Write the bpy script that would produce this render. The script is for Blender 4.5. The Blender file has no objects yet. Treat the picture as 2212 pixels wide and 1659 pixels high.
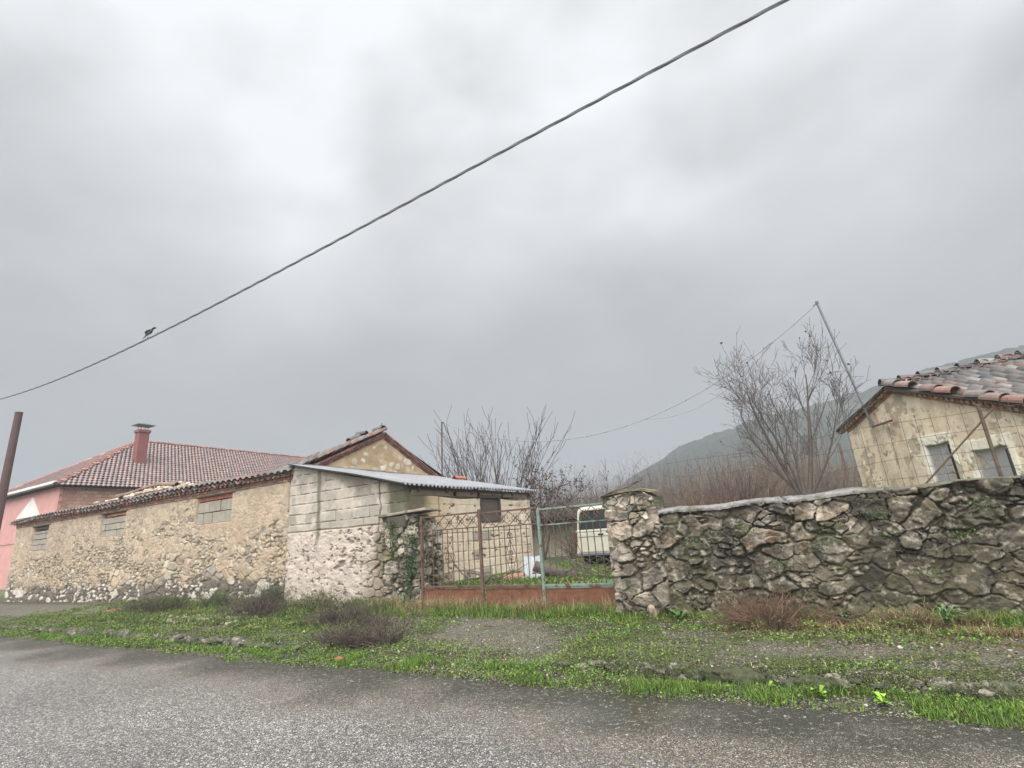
import bpy, math, random
import numpy as np
from mathutils import Matrix, Vector
C = bpy.context.scene
# ---------------------------------------------------------------- camera
cam = bpy.data.cameras.new('camera'); camo = bpy.data.objects.new('camera', cam); C.collection.objects.link(camo)
cam.sensor_width = 36; cam.lens = 36*1112/2212; cam.clip_start = .05; cam.clip_end = 5000
camo.matrix_world = Matrix(((0.85349226, 0.20242368, 0.48018289, 0), (0.51639986, -0.20499052, -0.83145058, 0),
                            (-0.06987235, 0.95760302, -0.27948938, 1.6), (0, 0, 0, 1)))
C.camera = camo
# ---------------------------------------------------------------- exposure
C.view_settings.view_transform = 'Standard'; C.view_settings.look = 'None'
C.view_settings.exposure = 1.8; C.view_settings.gamma = 1
# ---------------------------------------------------------------- overcast sky
W = bpy.data.worlds.new('World'); C.world = W; W.use_nodes = True
nt = W.node_tree; N = nt.nodes; L = nt.links; N.clear()
def nd(nodes, t, **k):
    n = nodes.new(t)
    for a, b in k.items(): setattr(n, a, b)
    return n
SUN_EL, SUN_ROT = math.radians(50), math.radians(168)
tc = nd(N, 'ShaderNodeTexCoord')
mp = nd(N, 'ShaderNodeMapping'); mp.inputs['Scale'].default_value = (1, 1, 1.7); mp.inputs['Location'].default_value = (.35, 1.9, .2)
L.new(tc.outputs['Generated'], mp.inputs['Vector'])
n1 = nd(N, 'ShaderNodeTexNoise'); n1.inputs['Scale'].default_value = 2.3; n1.inputs['Detail'].default_value = 5; n1.inputs['Roughness'].default_value = .45; n1.inputs['Distortion'].default_value = .25
n2 = nd(N, 'ShaderNodeTexNoise'); n2.inputs['Scale'].default_value = 7; n2.inputs['Detail'].default_value = 4; n2.inputs['Roughness'].default_value = .5
L.new(mp.outputs[0], n1.inputs['Vector']); L.new(mp.outputs[0], n2.inputs['Vector'])
def mth(nodes, links, op, a, b=None, clamp=False):
    m = nd(nodes, 'ShaderNodeMath', operation=op); m.use_clamp = clamp
    for i, v in enumerate((a, b)):
        if v is None: continue
        if isinstance(v, (int, float)): m.inputs[i].default_value = v
        else: links.new(v, m.inputs[i])
    return m.outputs[0]
sx = nd(N, 'ShaderNodeSeparateXYZ'); L.new(tc.outputs['Generated'], sx.inputs[0])
el = mth(N, L, 'MULTIPLY', mth(N, L, 'MAXIMUM', sx.outputs['Z'], 0.0), 1.25, True)
cl = mth(N, L, 'ADD', mth(N, L, 'MULTIPLY', n1.outputs['Fac'], .82), mth(N, L, 'MULTIPLY', n2.outputs['Fac'], .18))
cl = mth(N, L, 'SUBTRACT', cl, .5)
cl = mth(N, L, 'MULTIPLY', cl, mth(N, L, 'ADD', mth(N, L, 'MULTIPLY', el, 1.35), .25))
v = mth(N, L, 'ADD', cl, mth(N, L, 'ADD', mth(N, L, 'MULTIPLY', el, .92), .12), True)
rp = nd(N, 'ShaderNodeValToRGB'); L.new(v, rp.inputs[0])
e = rp.color_ramp.elements
e[0].position = 0; e[0].color = (.114, .117, .119, 1)
e[1].position = 1; e[1].color = (.435, .445, .455, 1)
for p, c in ((.28, (.153, .156, .158, 1)), (.5, (.214, .218, .221, 1)), (.75, (.316, .322, .328, 1))):
    q = e.new(p); q.color = c
sky = nd(N, 'ShaderNodeTexSky', sky_type='NISHITA'); sky.sun_disc = False; sky.sun_elevation = SUN_EL; sky.sun_rotation = SUN_ROT
sk = nd(N, 'ShaderNodeMixRGB', blend_type='MULTIPLY'); sk.inputs[0].default_value = 1; sk.inputs[2].default_value = (.05, .05, .05, 1)
L.new(sky.outputs[0], sk.inputs[1])
mx = nd(N, 'ShaderNodeMixRGB'); mx.inputs[0].default_value = .95
L.new(sk.outputs[0], mx.inputs[1]); L.new(rp.outputs[0], mx.inputs[2])
# added boost: sky brightened high behind the viewer to light the land, dimmer in view
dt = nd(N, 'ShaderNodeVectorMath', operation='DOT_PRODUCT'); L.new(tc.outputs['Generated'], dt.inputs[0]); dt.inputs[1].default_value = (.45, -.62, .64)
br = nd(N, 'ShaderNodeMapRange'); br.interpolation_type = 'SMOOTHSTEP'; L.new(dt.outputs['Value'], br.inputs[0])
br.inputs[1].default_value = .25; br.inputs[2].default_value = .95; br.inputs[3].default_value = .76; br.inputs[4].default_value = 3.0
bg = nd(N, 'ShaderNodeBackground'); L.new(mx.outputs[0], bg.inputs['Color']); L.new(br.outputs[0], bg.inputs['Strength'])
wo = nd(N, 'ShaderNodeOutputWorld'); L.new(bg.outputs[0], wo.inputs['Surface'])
# ---------------------------------------------------------------- soft sun behind the cloud, high behind the viewer
sl = bpy.data.lights.new('sun', 'SUN'); sl.energy = 1.5; sl.angle = math.radians(70); sl.color = (1, .975, .94)
so = bpy.data.objects.new('sun', sl); C.collection.objects.link(so)
sd = Vector((math.sin(SUN_ROT)*math.cos(SUN_EL), math.cos(SUN_ROT)*math.cos(SUN_EL), math.sin(SUN_EL)))
so.rotation_euler = sd.to_track_quat('Z', 'Y').to_euler()

# ================================================================ helpers
rng = np.random.default_rng(7); random.seed(7)
def S(r, g, b):
    f = lambda c: (c/255/12.92 if c/255 <= .04045 else ((c/255+.055)/1.055)**2.4)
    r, g, b = f(r), f(g), f(b); l_ = .25*r+.6*g+.15*b; k = .88
    return (l_+(r-l_)*k, l_+(g-l_)*k, l_+(b-l_)*k)
def SG(r, g, b):
    f = lambda c: (c/255/12.92 if c/255 <= .04045 else ((c/255+.055)/1.055)**2.4)
    return (f(r), f(g), f(b))
def _h(ix, iy, iz, s):
    h = (ix.astype(np.int64)*374761393 + iy.astype(np.int64)*668265263 + iz.astype(np.int64)*2147483647 + s*974634777) & 0xffffffff
    h = ((h ^ (h >> 13))*1274126177) & 0xffffffff
    h = ((h ^ (h >> 15))*2246822519) & 0xffffffff
    return ((h ^ (h >> 16)) & 0xffffff)/float(0xffffff)
def vn(x, y, z=0., s=0):
    x = np.asarray(x, float); y = np.asarray(y, float); z = np.zeros_like(x)+z
    fx, fy, fz = np.floor(x), np.floor(y), np.floor(z)
    a, b, c = x-fx, y-fy, z-fz
    a = a*a*(3-2*a); b = b*b*(3-2*b); c = c*c*(3-2*c); r = 0
    for i in (0, 1):
        for j in (0, 1):
            for k in (0, 1):
                r = r + _h(fx+i, fy+j, fz+k, s)*(a if i else 1-a)*(b if j else 1-b)*(c if k else 1-c)
    return r
def fbm(x, y, z=0., s=0, o=4, r=.5):
    t = 0; a = 1; n = 0; f = 1
    for i in range(o):
        t = t + a*vn(np.asarray(x)*f, np.asarray(y)*f, np.asarray(z)*f, s+i*17); n += a; a *= r; f *= 2.03
    return t/n
def ss(a, b, x):
    t = np.clip((x-a)/(b-a), 0, 1); return t*t*(3-2*t)
def lerp(a, b, t): return a+(b-a)*t

def tag(o, label=None, cat=None, group=None, kind=None):
    if label: o['label'] = label
    if cat: o['category'] = cat
    if group: o['group'] = group
    if kind: o['kind'] = kind
    return o
def empty(name, loc, label, cat, group=None):
    o = bpy.data.objects.new(name, None); o.location = loc; C.collection.objects.link(o)
    o.empty_display_size = .2
    return tag(o, label, cat, group)
def mkobj(name, V, F, mat, parent=None, col=None, smooth=False, nq=None):
    """V (n,3); F (m,k) array of equal polygons or a list of lists; col per-vertex colours"""
    me = bpy.data.meshes.new(name); V = np.asarray(V, np.float32)
    if parent is not None and parent.type == 'EMPTY': V = V-np.array(parent.location, np.float32)
    elif parent is not None:
        pl = parent['_o'] if '_o' in parent else (0, 0, 0); V = V-np.array(pl, np.float32)
    if isinstance(F, np.ndarray):
        m, k = F.shape
        me.vertices.add(len(V)); me.vertices.foreach_set('co', V.ravel())
        me.loops.add(m*k); me.loops.foreach_set('vertex_index', F.astype(np.int32).ravel())
        me.polygons.add(m); me.polygons.foreach_set('loop_start', np.arange(0, m*k, k, dtype=np.int32))
        me.update(calc_edges=True)
    else:
        me.from_pydata([tuple(map(float, v)) for v in V], [], [list(map(int, f)) for f in F]); me.update()
    if smooth: me.polygons.foreach_set('use_smooth', np.ones(len(me.polygons), bool))
    if col is not None:
        a = me.color_attributes.new('Col', 'FLOAT_COLOR', 'POINT')
        c = np.ones((len(V), 4), np.float32); c[:, :3] = col; a.data.foreach_set('color', c.ravel())
    for m_ in (mat if isinstance(mat, (list, tuple)) else [mat]): me.materials.append(m_)
    o = bpy.data.objects.new(name, me); C.collection.objects.link(o)
    if parent is not None:
        o.parent = parent
        o['_o'] = tuple(parent.location) if parent.type == 'EMPTY' else tuple(parent['_o'] if '_o' in parent else (0, 0, 0))
    return o
class MB:
    def __init__(s): s.v = []; s.f = []; s.c = []; s.n = 0
    def add(s, V, F, c=(1, 1, 1)):
        V = np.asarray(V, float).reshape(-1, 3); s.v.append(V)
        s.f += [[i+s.n for i in f] for f in F]
        s.c.append(np.zeros((len(V), 3))+np.asarray(c)); s.n += len(V)
    def box(s, a, b, c=(1, 1, 1), bev=0., rot=None, jit=0.):
        """axis box between corners a and b, optional bevel; rot = (matrix 3x3, origin)"""
        a = np.minimum(a, b).astype(float) if False else np.array(a, float); b = np.array(b, float)
        lo, hi = np.minimum(a, b), np.maximum(a, b); ce = (lo+hi)/2; h = (hi-lo)/2
        if bev <= 0:
            V = np.array([[x, y, z] for x in (-1, 1) for y in (-1, 1) for z in (-1, 1)])*h
            F = [[0, 1, 3, 2], [4, 6, 7, 5], [0, 4, 5, 1], [2, 3, 7, 6], [0, 2, 6, 4], [1, 5, 7, 3]]
        else:
            bv = np.minimum(bev, h*.45); V = []; idx = {}
            for x in (-1, 1):
                for y in (-1, 1):
                    for z in (-1, 1):
                        for ax in range(3):
                            sgn = np.array([x, y, z], float); p = sgn*(h-bv); p[ax] = sgn[ax]*h[ax]
                            idx[(x, y, z, ax)] = len(V); V.append(p)
            V = np.array(V); F = []
            I = lambda x, y, z, ax: idx[(x, y, z, ax)]
            for sg in (-1, 1):
                F.append([I(sg, -1, -1, 0), I(sg, 1, -1, 0), I(sg, 1, 1, 0), I(sg, -1, 1, 0)][::sg])
                F.append([I(-1, sg, -1, 1), I(-1, sg, 1, 1), I(1, sg, 1, 1), I(1, sg, -1, 1)][::sg])
                F.append([I(-1, -1, sg, 2), I(1, -1, sg, 2), I(1, 1, sg, 2), I(-1, 1, sg, 2)][::sg])
            for p in (-1, 1):
                for q in (-1, 1):
                    F.append([I(p, q, -1, 0), I(p, q, 1, 0), I(p, q, 1, 1), I(p, q, -1, 1)])
                    F.append([I(p, -1, q, 0), I(p, 1, q, 0), I(p, 1, q, 2), I(p, -1, q, 2)])
                    F.append([I(-1, p, q, 1), I(1, p, q, 1), I(1, p, q, 2), I(-1, p, q, 2)])
            for x in (-1, 1):
                for y in (-1, 1):
                    for z in (-1, 1): F.append([I(x, y, z, 0), I(x, y, z, 1), I(x, y, z, 2)])
        V = V+rng.normal(0, jit, V.shape) if jit else V
        V = V+ce
        if rot is not None: V = (V-rot[1])@np.array(rot[0]).T+rot[1]
        s.add(V, F, c)
    def tube(s, P, R, n=6, c=(1, 1, 1), cap=True):
        P = np.asarray(P, float); R = np.zeros(len(P))+R
        T = np.gradient(P, axis=0); T /= (np.linalg.norm(T, axis=1)[:, None]+1e-9)
        ref = np.array([0, 0, 1.]) if abs(T[0][2]) < .9 else np.array([1., 0, 0]); V = []
        for p, t, r in zip(P, T, R):
            a = np.cross(t, ref); a /= np.linalg.norm(a)+1e-9; b = np.cross(t, a); ref = -np.cross(t, a)*0+ref
            for k in range(n):
                q = 2*math.pi*k/n; V.append(p+r*(math.cos(q)*a+math.sin(q)*b))
        m = len(P)
        F = [[i*n+k, i*n+(k+1) % n, (i+1)*n+(k+1) % n, (i+1)*n+k] for i in range(m-1) for k in range(n)]
        if cap: F += [list(range(n))[::-1], [(m-1)*n+k for k in range(n)]]
        s.add(V, F, c)
    def lathe(s, prof, ce, n=16, c=(1, 1, 1)):
        V = [(ce[0]+r*math.cos(2*math.pi*k/n), ce[1]+r*math.sin(2*math.pi*k/n), ce[2]+z) for r, z in prof for k in range(n)]
        F = [[i*n+k, i*n+(k+1) % n, (i+1)*n+(k+1) % n, (i+1)*n+k] for i in range(len(prof)-1) for k in range(n)]
        s.add(V, F, c)
    def rock(s, ce, r, c=(1, 1, 1), sq=(1, 1, .7)):
        V = []; F = []; nl, nn = 5, 7
        for i in range(nl+1):
            th = math.pi*i/nl
            for k in range(nn):
                ph = 2*math.pi*k/nn; d = np.array([math.sin(th)*math.cos(ph), math.sin(th)*math.sin(ph), math.cos(th)])
                if i in (0, nl): j = 1
                else: j = random.uniform(.75, 1.15)
                V.append(np.array(ce)+d*r*j*np.array(sq))
        for i in range(nl):
            for k in range(nn): F.append([i*nn+k, i*nn+(k+1) % nn, (i+1)*nn+(k+1) % nn, (i+1)*nn+k])
        s.add(V, F, c)
    def shell(s, p, q, r0, r1, c=(1, 1, 1), t=.018):
        p, q = np.array(p, float), np.array(q, float); a = (q-p)/np.linalg.norm(q-p); b = np.cross(a, [0, 0, 1]); b /= np.linalg.norm(b); nn = np.cross(b, a); V = []; F = []
        for o, rr in ((p, r0), (q, r1)):
            for k in range(9):
                g = math.pi*(k/8*1.1-.05)
                for w in (0, t): V.append(o+b*math.cos(g)*(rr-w)+nn*(math.sin(g)*(rr-w)*.9))
        for k in range(8):
            i = 2*k; F += [[i, i+18, i+20, i+2], [i+1, i+3, i+21, i+19], [i, i+2, i+3, i+1], [i+18, i+19, i+21, i+20]]
        s.add(V, F, c)
    def build(s, name, mat, parent=None, smooth=False, usecol=True):
        V = np.concatenate(s.v)
        return mkobj(name, V, s.f, mat, parent, np.concatenate(s.c) if usecol else None, smooth)

# ---------------------------------------------------------------- materials
MATS = {}
def mat(name, col=(.5, .5, .5), attr=False, rough=.85, spec=.3, n_scale=8, n_amt=.35, bump=.3, b_scale=60, metal=0,
        patches=(), coord='Object', rough_var=.1):
    """base colour (or Col attribute) x noise, plus patches = (colour, scale, threshold, softness, stretch)"""
    m = bpy.data.materials.new(name); m.use_nodes = True; MATS[name] = m
    T = m.node_tree; n = T.nodes; l = T.links; p = n['Principled BSDF']
    tc = nd(n, 'ShaderNodeTexCoord'); V = tc.outputs[coord]
    def noise(sc, det=5, ro=.6, vec=V, dist=0):
        q = nd(n, 'ShaderNodeTexNoise'); q.inputs['Scale'].default_value = sc; q.inputs['Detail'].default_value = det
        q.inputs['Roughness'].default_value = ro; q.inputs['Distortion'].default_value = dist; l.new(vec, q.inputs['Vector']); return q.outputs['Fac']
    if attr:
        a = nd(n, 'ShaderNodeAttribute'); a.attribute_name = 'Col'; base = a.outputs['Color']
    else:
        a = nd(n, 'ShaderNodeRGB'); a.outputs[0].default_value = (*col, 1); base = a.outputs[0]
    f = noise(n_scale)
    f2 = noise(n_scale*6, 3)
    g = mth(n, l, 'ADD', mth(n, l, 'MULTIPLY', f, .65), mth(n, l, 'MULTIPLY', f2, .35))
    g = mth(n, l, 'MULTIPLY', mth(n, l, 'SUBTRACT', g, .5), n_amt*4)
    g = mth(n, l, 'MAXIMUM', mth(n, l, 'ADD', g, 1.0), .15)
    mm = nd(n, 'ShaderNodeVectorMath', operation='SCALE'); l.new(base, mm.inputs[0]); l.new(g, mm.inputs['Scale'])
    base = mm.outputs[0]
    for (pc, sc, th, so_, st) in patches:
        mp = nd(n, 'ShaderNodeMapping'); mp.inputs['Scale'].default_value = st; mp.inputs['Location'].default_value = (sc*3.1, 1.7, sc)
        l.new(V, mp.inputs['Vector'])
        q = noise(sc, 6, .65, mp.outputs[0], .2)
        r = nd(n, 'ShaderNodeMapRange'); r.inputs[1].default_value = th; r.inputs[2].default_value = th+so_; l.new(q, r.inputs[0])
        r.clamp = True
        x = nd(n, 'ShaderNodeMixRGB'); l.new(r.outputs[0], x.inputs[0]); l.new(base, x.inputs[1]); x.inputs[2].default_value = (*pc, 1)
        base = x.outputs[0]
    l.new(base, p.inputs['Base Color'])
    l.new(mth(n, l, 'ADD', mth(n, l, 'MULTIPLY', f2, rough_var*2), rough-rough_var, True), p.inputs['Roughness'])
    p.inputs['Specular IOR Level'].default_value = spec; p.inputs['Metallic'].default_value = metal
    if bump:
        b = nd(n, 'ShaderNodeBump'); b.inputs['Strength'].default_value = bump; b.inputs['Distance'].default_value = .02
        l.new(noise(b_scale, 4, .7), b.inputs['Height']); l.new(b.outputs[0], p.inputs['Normal'])
    return m
X1 = (1, 1, 1)
M_stone = mat('rough_stone', attr=True, n_scale=5, n_amt=.5, bump=.6, b_scale=45, rough=.8,
              patches=((S(58, 54, 50), 2.2, .55, .12, X1), (S(64, 72, 34), 3.1, .60, .1, X1), (S(170, 160, 148), 26, .66, .05, X1), (S(44, 42, 40), 16, .62, .06, X1)))
M_farm = mat('farmhouse_masonry', attr=True, n_scale=3, n_amt=.22, bump=.5, b_scale=40, patches=((S(140, 126, 110), 2.6, .62, .15, X1), (S(84, 74, 64), 14, .66, .06, X1)))
M_white = mat('whitewashed_block', attr=True, n_scale=4, n_amt=.22, bump=.35, b_scale=40, patches=((S(150, 128, 92), 1.5, .60, .16, (1, .4, 1.2)), (S(150, 146, 138), 2.0, .66, .05, X1)))
M_block = mat('concrete_block', attr=True, n_scale=4, n_amt=.25, bump=.4, b_scale=50, patches=((S(130, 126, 104), 2.6, .62, .15, (1.6, 1, .3)), (S(110, 104, 94), 14, .70, .06, X1)))
M_barnw = mat('stained_plaster', attr=True, n_scale=2.5, n_amt=.22, bump=.3, b_scale=30, patches=((S(172, 142, 110), 2.0, .56, .16, (1.6, 1.6, .5)), (S(120, 102, 84), 2.6, .65, .08, (2.4, 2.4, .6)), (S(150, 140, 124), 6, .64, .06, X1), (S(84, 76, 64), 12, .70, .05, X1)))
M_tile = mat('clay_tile', attr=True, n_scale=9, n_amt=.4, bump=.4, b_scale=60, rough=.62, spec=.45, patches=((S(96, 98, 90), 6, .58, .12, X1), (S(50, 46, 44), 3, .63, .1, X1)))
M_tile2 = mat('interlocking_tile', attr=True, n_scale=2, n_amt=.3, bump=.2, b_scale=30, rough=.3, spec=.8)
M_brick = mat('old_brick', attr=True, n_scale=12, n_amt=.4, bump=.4, b_scale=60, patches=((S(70, 60, 56), 3, .60, .12, X1),))
M_pink = mat('pink_render', S(206, 150, 142), n_scale=1.2, n_amt=.18, bump=.1, rough=.85, patches=((S(176, 128, 120), 1.1, .56, .2, (1, 1, .3)),))
M_paint = mat('white_paint', S(222, 220, 214), n_scale=2, n_amt=.12, bump=.05, rough=.6)
M_cap = mat('cement', S(140, 136, 134), n_scale=5, n_amt=.35, bump=.6, b_scale=40, rough=.4, spec=.5, patches=((S(92, 86, 78), 4, .54, .12, X1), (S(70, 74, 52), 7, .62, .08, X1)))
M_wood = mat('weathered_wood', S(84, 72, 62), n_scale=6, n_amt=.4, bump=.3, b_scale=40)
M_dark = mat('painted_reveal_shade', S(46, 42, 40), n_amt=.2, bump=.1)  # dark colour standing for shade in the barn window reveals
M_greyin = mat('grey_infill', S(136, 132, 130), n_scale=3, n_amt=.2, bump=.2)
M_tin = mat('corrugated_sheet', S(134, 135, 137), n_scale=2, n_amt=.35, bump=.08, rough=.6, spec=.3, patches=((S(112, 104, 98), 2.2, .6, .15, X1), (S(110, 74, 52), 4, .7, .06, X1)))
M_rust = mat('rusty_iron', S(104, 80, 66), n_scale=7, n_amt=.5, bump=.5, b_scale=60, rough=.75, patches=((S(70, 48, 38), 5, .55, .12, X1), (S(104, 128, 112), 6, .66, .04, X1)))
M_rustbar = mat('rusty_bar', S(98, 80, 68), n_scale=7, n_amt=.5, bump=.4, b_scale=60, rough=.75, patches=((S(112, 70, 46), 4, .56, .12, X1),))
M_green = mat('flaking_green_paint', S(118, 136, 124), n_scale=7, n_amt=.35, bump=.5, b_scale=60, rough=.7, patches=((S(104, 68, 46), 3.5, .52, .06, X1),))
M_rustpanel = mat('rusted_sheet_panel', S(120, 76, 52), n_scale=3, n_amt=.5, bump=.4, b_scale=40, rough=.7, patches=((S(78, 56, 44), 2.2, .52, .14, X1), (S(112, 124, 110), 8, .68, .04, (1, 1, 1.4))))
M_steel = mat('galvanised_pipe', S(108, 110, 112), n_amt=.25, bump=.1, rough=.45, metal=.3)
M_cable = mat('cable_sheath', S(140, 146, 152), n_amt=.2, bump=.1, rough=.6)
M_polew = mat('brown_pole', S(96, 74, 70), n_scale=3, n_amt=.25, bump=.3, b_scale=30)
M_chim = mat('red_chimney_paint', S(140, 84, 80), n_scale=2, n_amt=.25, bump=.2, rough=.7)
M_bark = mat('bark', S(92, 82, 76), n_scale=8, n_amt=.4, bump=.4, b_scale=50)
M_twig = mat('twig', attr=True, n_scale=3, n_amt=.2, bump=0, rough=.9)
M_leaf = mat('leaf', attr=True, n_scale=2.5, n_amt=.35, bump=0, rough=.6, spec=.35)
M_car = mat('cream_car_paint', S(186, 181, 164), n_scale=3, n_amt=.15, bump=.03, rough=.4, spec=.5, patches=((S(120, 90, 62), 7, .68, .06, X1),))
M_glass = mat('dark_car_glass', S(44, 50, 52), n_amt=.1, bump=0, rough=.15, spec=.6)
M_rub = mat('black_rubber', S(38, 38, 38), n_amt=.2, bump=.1)
M_lamp = mat('red_lamp_glass', S(96, 44, 38), n_amt=.1, bump=0, rough=.3)
M_fence = mat('rusted_wire', S(92, 80, 74), n_amt=.3, bump=0)
M_bird = mat('grey_feathers', S(150, 158, 156), n_scale=20, n_amt=.3, bump=.1)
M_sheet = mat('white_plastic_sheet', S(176, 180, 184), n_amt=.1, bump=.2, b_scale=12, rough=.5)

# ---------------------------------------------------------------- relief masonry
def cells(u, v, su, sv, seed, p=2.6, jit=.42, wvar=.35):
    """weighted jittered-grid cells: edge distance (metres-ish), id hash, offset from seed"""
    gu, gv = u/su, v/sv; iu, iv = np.floor(gu), np.floor(gv)
    d1 = np.full(u.shape, 9.); d2 = np.full(u.shape, 9.); idd = np.zeros(u.shape); ou = np.zeros(u.shape); ov = np.zeros(u.shape)
    for a in range(-2, 3):
        for b in range(-2, 3):
            cu, cv = iu+a, iv+b; z = np.zeros_like(cu)
            du = gu-(cu+.5+jit*2*(_h(cu, cv, z, seed)-.5)); dv = gv-(cv+.5+jit*2*(_h(cu, cv, z, seed+1)-.5))
            w = 1+wvar*2*(_h(cu, cv, z, seed+2)-.5)
            d = (np.abs(du)**p+np.abs(dv)**p)**(1/p)/w
            c = d < d1; d2 = np.where(c, d1, np.minimum(d2, d)); d1 = np.where(c, d, d1)
            idd = np.where(c, _h(cu, cv, z, seed+3), idd); ou = np.where(c, du*su, ou); ov = np.where(c, dv*sv, ov)
    return (d2-d1)*min(su, sv), idd, ou, ov
def bricks(u, v, bw, bh, seed, jit=.06):
    v = v+fbm(u*.8, v*.3, 0, seed)*jit*.5
    r = np.floor(v/bh); z = np.zeros_like(r)
    uu = u/bw+.5*(r % 2)+.25*(_h(r, z, z, seed)-.5); c = np.floor(uu)
    fu = (uu-c)*bw; fv = v-r*bh
    e = np.minimum(np.minimum(fu, bw-fu), np.minimum(fv, bh-fv))
    return e, _h(r, c, z, seed+3), fu-bw/2, fv-bh/2
def rnd_pal(idd, pal):
    pal = np.array(pal); k = np.floor(idd*997.) % len(pal); k = k.astype(int)
    return pal[k]*(.82+.36*((idd*7919.) % 1))[..., None]
def relief(name, O, U, Nn, w, top, res, fn, material, parent, bottom=None, thick=.25, capbox=True, holes=()):
    """wall skin from O along U (width w), up to top(u); fn(u, z) -> (outward displacement, colour, keep)"""
    O, U, Nn = (np.array(q, float) for q in (O, U, Nn))
    nu = max(2, int(w/res)+1); h = max(top(0.), top(w), top(w/2)); 
    tmax = np.max(top(np.linspace(0, w, 50))) ; nz = max(2, int(tmax/res)+1)
    u = np.linspace(0, w, nu)[:, None]+np.zeros((1, nz)); t = np.linspace(0, 1, nz)[None, :]
    bt = 0 if bottom is None else bottom
    z = bt+t*(top(u)-bt)
    d, col = fn(u, z)
    P = O+u[..., None]*U+Nn*d[..., None]; P[..., 2] = O[2]+z
    # return the skin inwards at the four borders so the wall has a real thickness
    P2 = np.empty((nu+2, nz+2, 3)); P2[1:-1, 1:-1] = P
    P2[0, 1:-1] = P[0]-Nn*thick; P2[-1, 1:-1] = P[-1]-Nn*thick
    P2[:, 0] = P2[:, 1]; P2[:, -1] = P2[:, -2]
    P2[1:-1, 0] = P[:, 0]-Nn*thick; P2[1:-1, -1] = P[:, -1]-Nn*thick
    c2 = np.empty((nu+2, nz+2, 3)); c2[1:-1, 1:-1] = col; c2[0] = c2[1]; c2[-1] = c2[-2]; c2[:, 0] = c2[:, 1]; c2[:, -1] = c2[:, -2]
    A, B = nu+2, nz+2; i = np.arange(A-1)[:, None]*B+np.arange(B-1)[None]; i = i.ravel()
    F = np.stack([i, i+B, i+B+1, i+1], 1)
    back = np.array([[0*B+0, 0*B+B-1, (A-1)*B+B-1, (A-1)*B]])
    if np.dot(np.cross(U, [0, 0, 1]), Nn) < 0: F = F[:, ::-1]; back = back[:, ::-1]
    return mkobj(name, P2.reshape(-1, 3), np.concatenate([F, back]), material, parent, c2.reshape(-1, 3))

# ---------------------------------------------------------------- clay tiles
TERRA = [S(138, 104, 92), S(128, 98, 90), S(148, 114, 102), S(120, 106, 98), S(120, 116, 110), S(132, 128, 122)]
def tiles(name, Sf, nu, nv, du, dv, mat_, parent, pal, r=.095, inside=None, pans=True, jit=1., seg=5, flip=1, rows=None, flat=.75, pz=0.):
    """barrel tiles on the surface Sf(u,v) (u along the eave, v up the slope), all in one mesh"""
    R = random.Random(5); V = []; F = []; Cc = []; n = 0
    def put(u, v, up, c):
        nonlocal n
        p = np.array(Sf(u, v)); pv = np.array(Sf(u, v+.02)); pu = np.array(Sf(u+.02, v))
        a = pv-p; a /= np.linalg.norm(a); b = pu-p; b /= np.linalg.norm(b); nn = np.cross(b, a)*flip; nn /= np.linalg.norm(nn)
        yaw = R.gauss(0, .035)*jit; a, b = a+b*yaw, b-a*yaw
        p = p+nn*(R.uniform(0, .012)*jit+(.045 if up else .0)+pz); L = dv*1.22
        r0, r1 = (r*1.06, r*.86) if up else (r*.86, r*1.04)
        base = n; t = .016
        for (s_, rr, li) in ((0, r0, .012 if up else .02), (L, r1, -.02)):
            for k in range(seg+1):
                q = math.pi*k/seg; x = math.cos(q)*rr; h = math.sin(q)*rr*flat
                if not up: h = -h*.6+.02
                for th in (0, -t):
                    V.append(p+a*s_+b*x*(1 if th == 0 else .86)+nn*(h+li+th)); Cc.append(c); n += 1
        m = 2*(seg+1)
        for k in range(seg):
            i = base+2*k
            F.append([i, i+2, i+2+m, i+m]); F.append([i+1, i+1+m, i+3+m, i+3]); F.append([i, i+1, i+3, i+2])
            F.append([i+m, i+m+2, i+m+3, i+m+1])
    for i in range(nu):
        for j in range(nv):
            if rows and not rows(i, j): continue
            u, v = (i+.5)*du, j*dv-.08
            if inside and not inside(u, v+dv*.5): continue
            k = R.random()
            c = np.array(pal[int(R.random()*len(pal))])*R.uniform(.75, 1.2)
            put(u+R.gauss(0, .008)*jit, v+R.gauss(0, .014)*jit, True, c)
            if pans:
                c = np.array(pal[int(R.random()*len(pal))])*R.uniform(.65, 1.)
                put(u+du/2, v, False, c)
    return mkobj(name, np.array(V), np.array(F), mat_, parent, np.array(Cc))
# ================================================================ ground and road
def kerbmask(x):
    x = np.asarray(x, float); return np.clip(ss(-3.0, -2.4, x)+ss(-7.2, -7.9, x), 0, 1)
def gz(x, y):
    x = np.asarray(x, float); y = np.asarray(y, float)
    n = fbm(x*1.3, y*1.3, 0, 3)-.5; n2 = fbm(x*6, y*6, 0, 9)-.5
    edge = 5.52+.25*(fbm(x*.7, 0*x, 0, 21)-.5)*2*.5
    z = -.03+.05*ss(edge-.35, edge+.15, y)
    k = kerbmask(x); kl = 6.12+.1*(fbm(x*.9, 0*x, 0, 5)-.5)
    z = z+k*.13*ss(kl-.05, kl+.05, y)+(1-k)*.09*ss(5.6, 7.6, y)+k*.02*ss(6.3, 8.8, y)+(1-k)*.06*ss(7.6, 9, y)
    z = z+.03*n2*ss(edge-.1, edge+.5, y)+.06*n*ss(5.8, 6.6, y)
    z = z+.09*ss(-9, -20, x)*ss(8, 9.6, y)
    z = z+.34*ss(9.5, 10.9, y)+.15*(fbm(x*.3, y*.3, 0, 8)-.5)*ss(10, 13, y)
    z = z-.35*ss(24, 60, y)*ss(30, -10, x)
    return z
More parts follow.
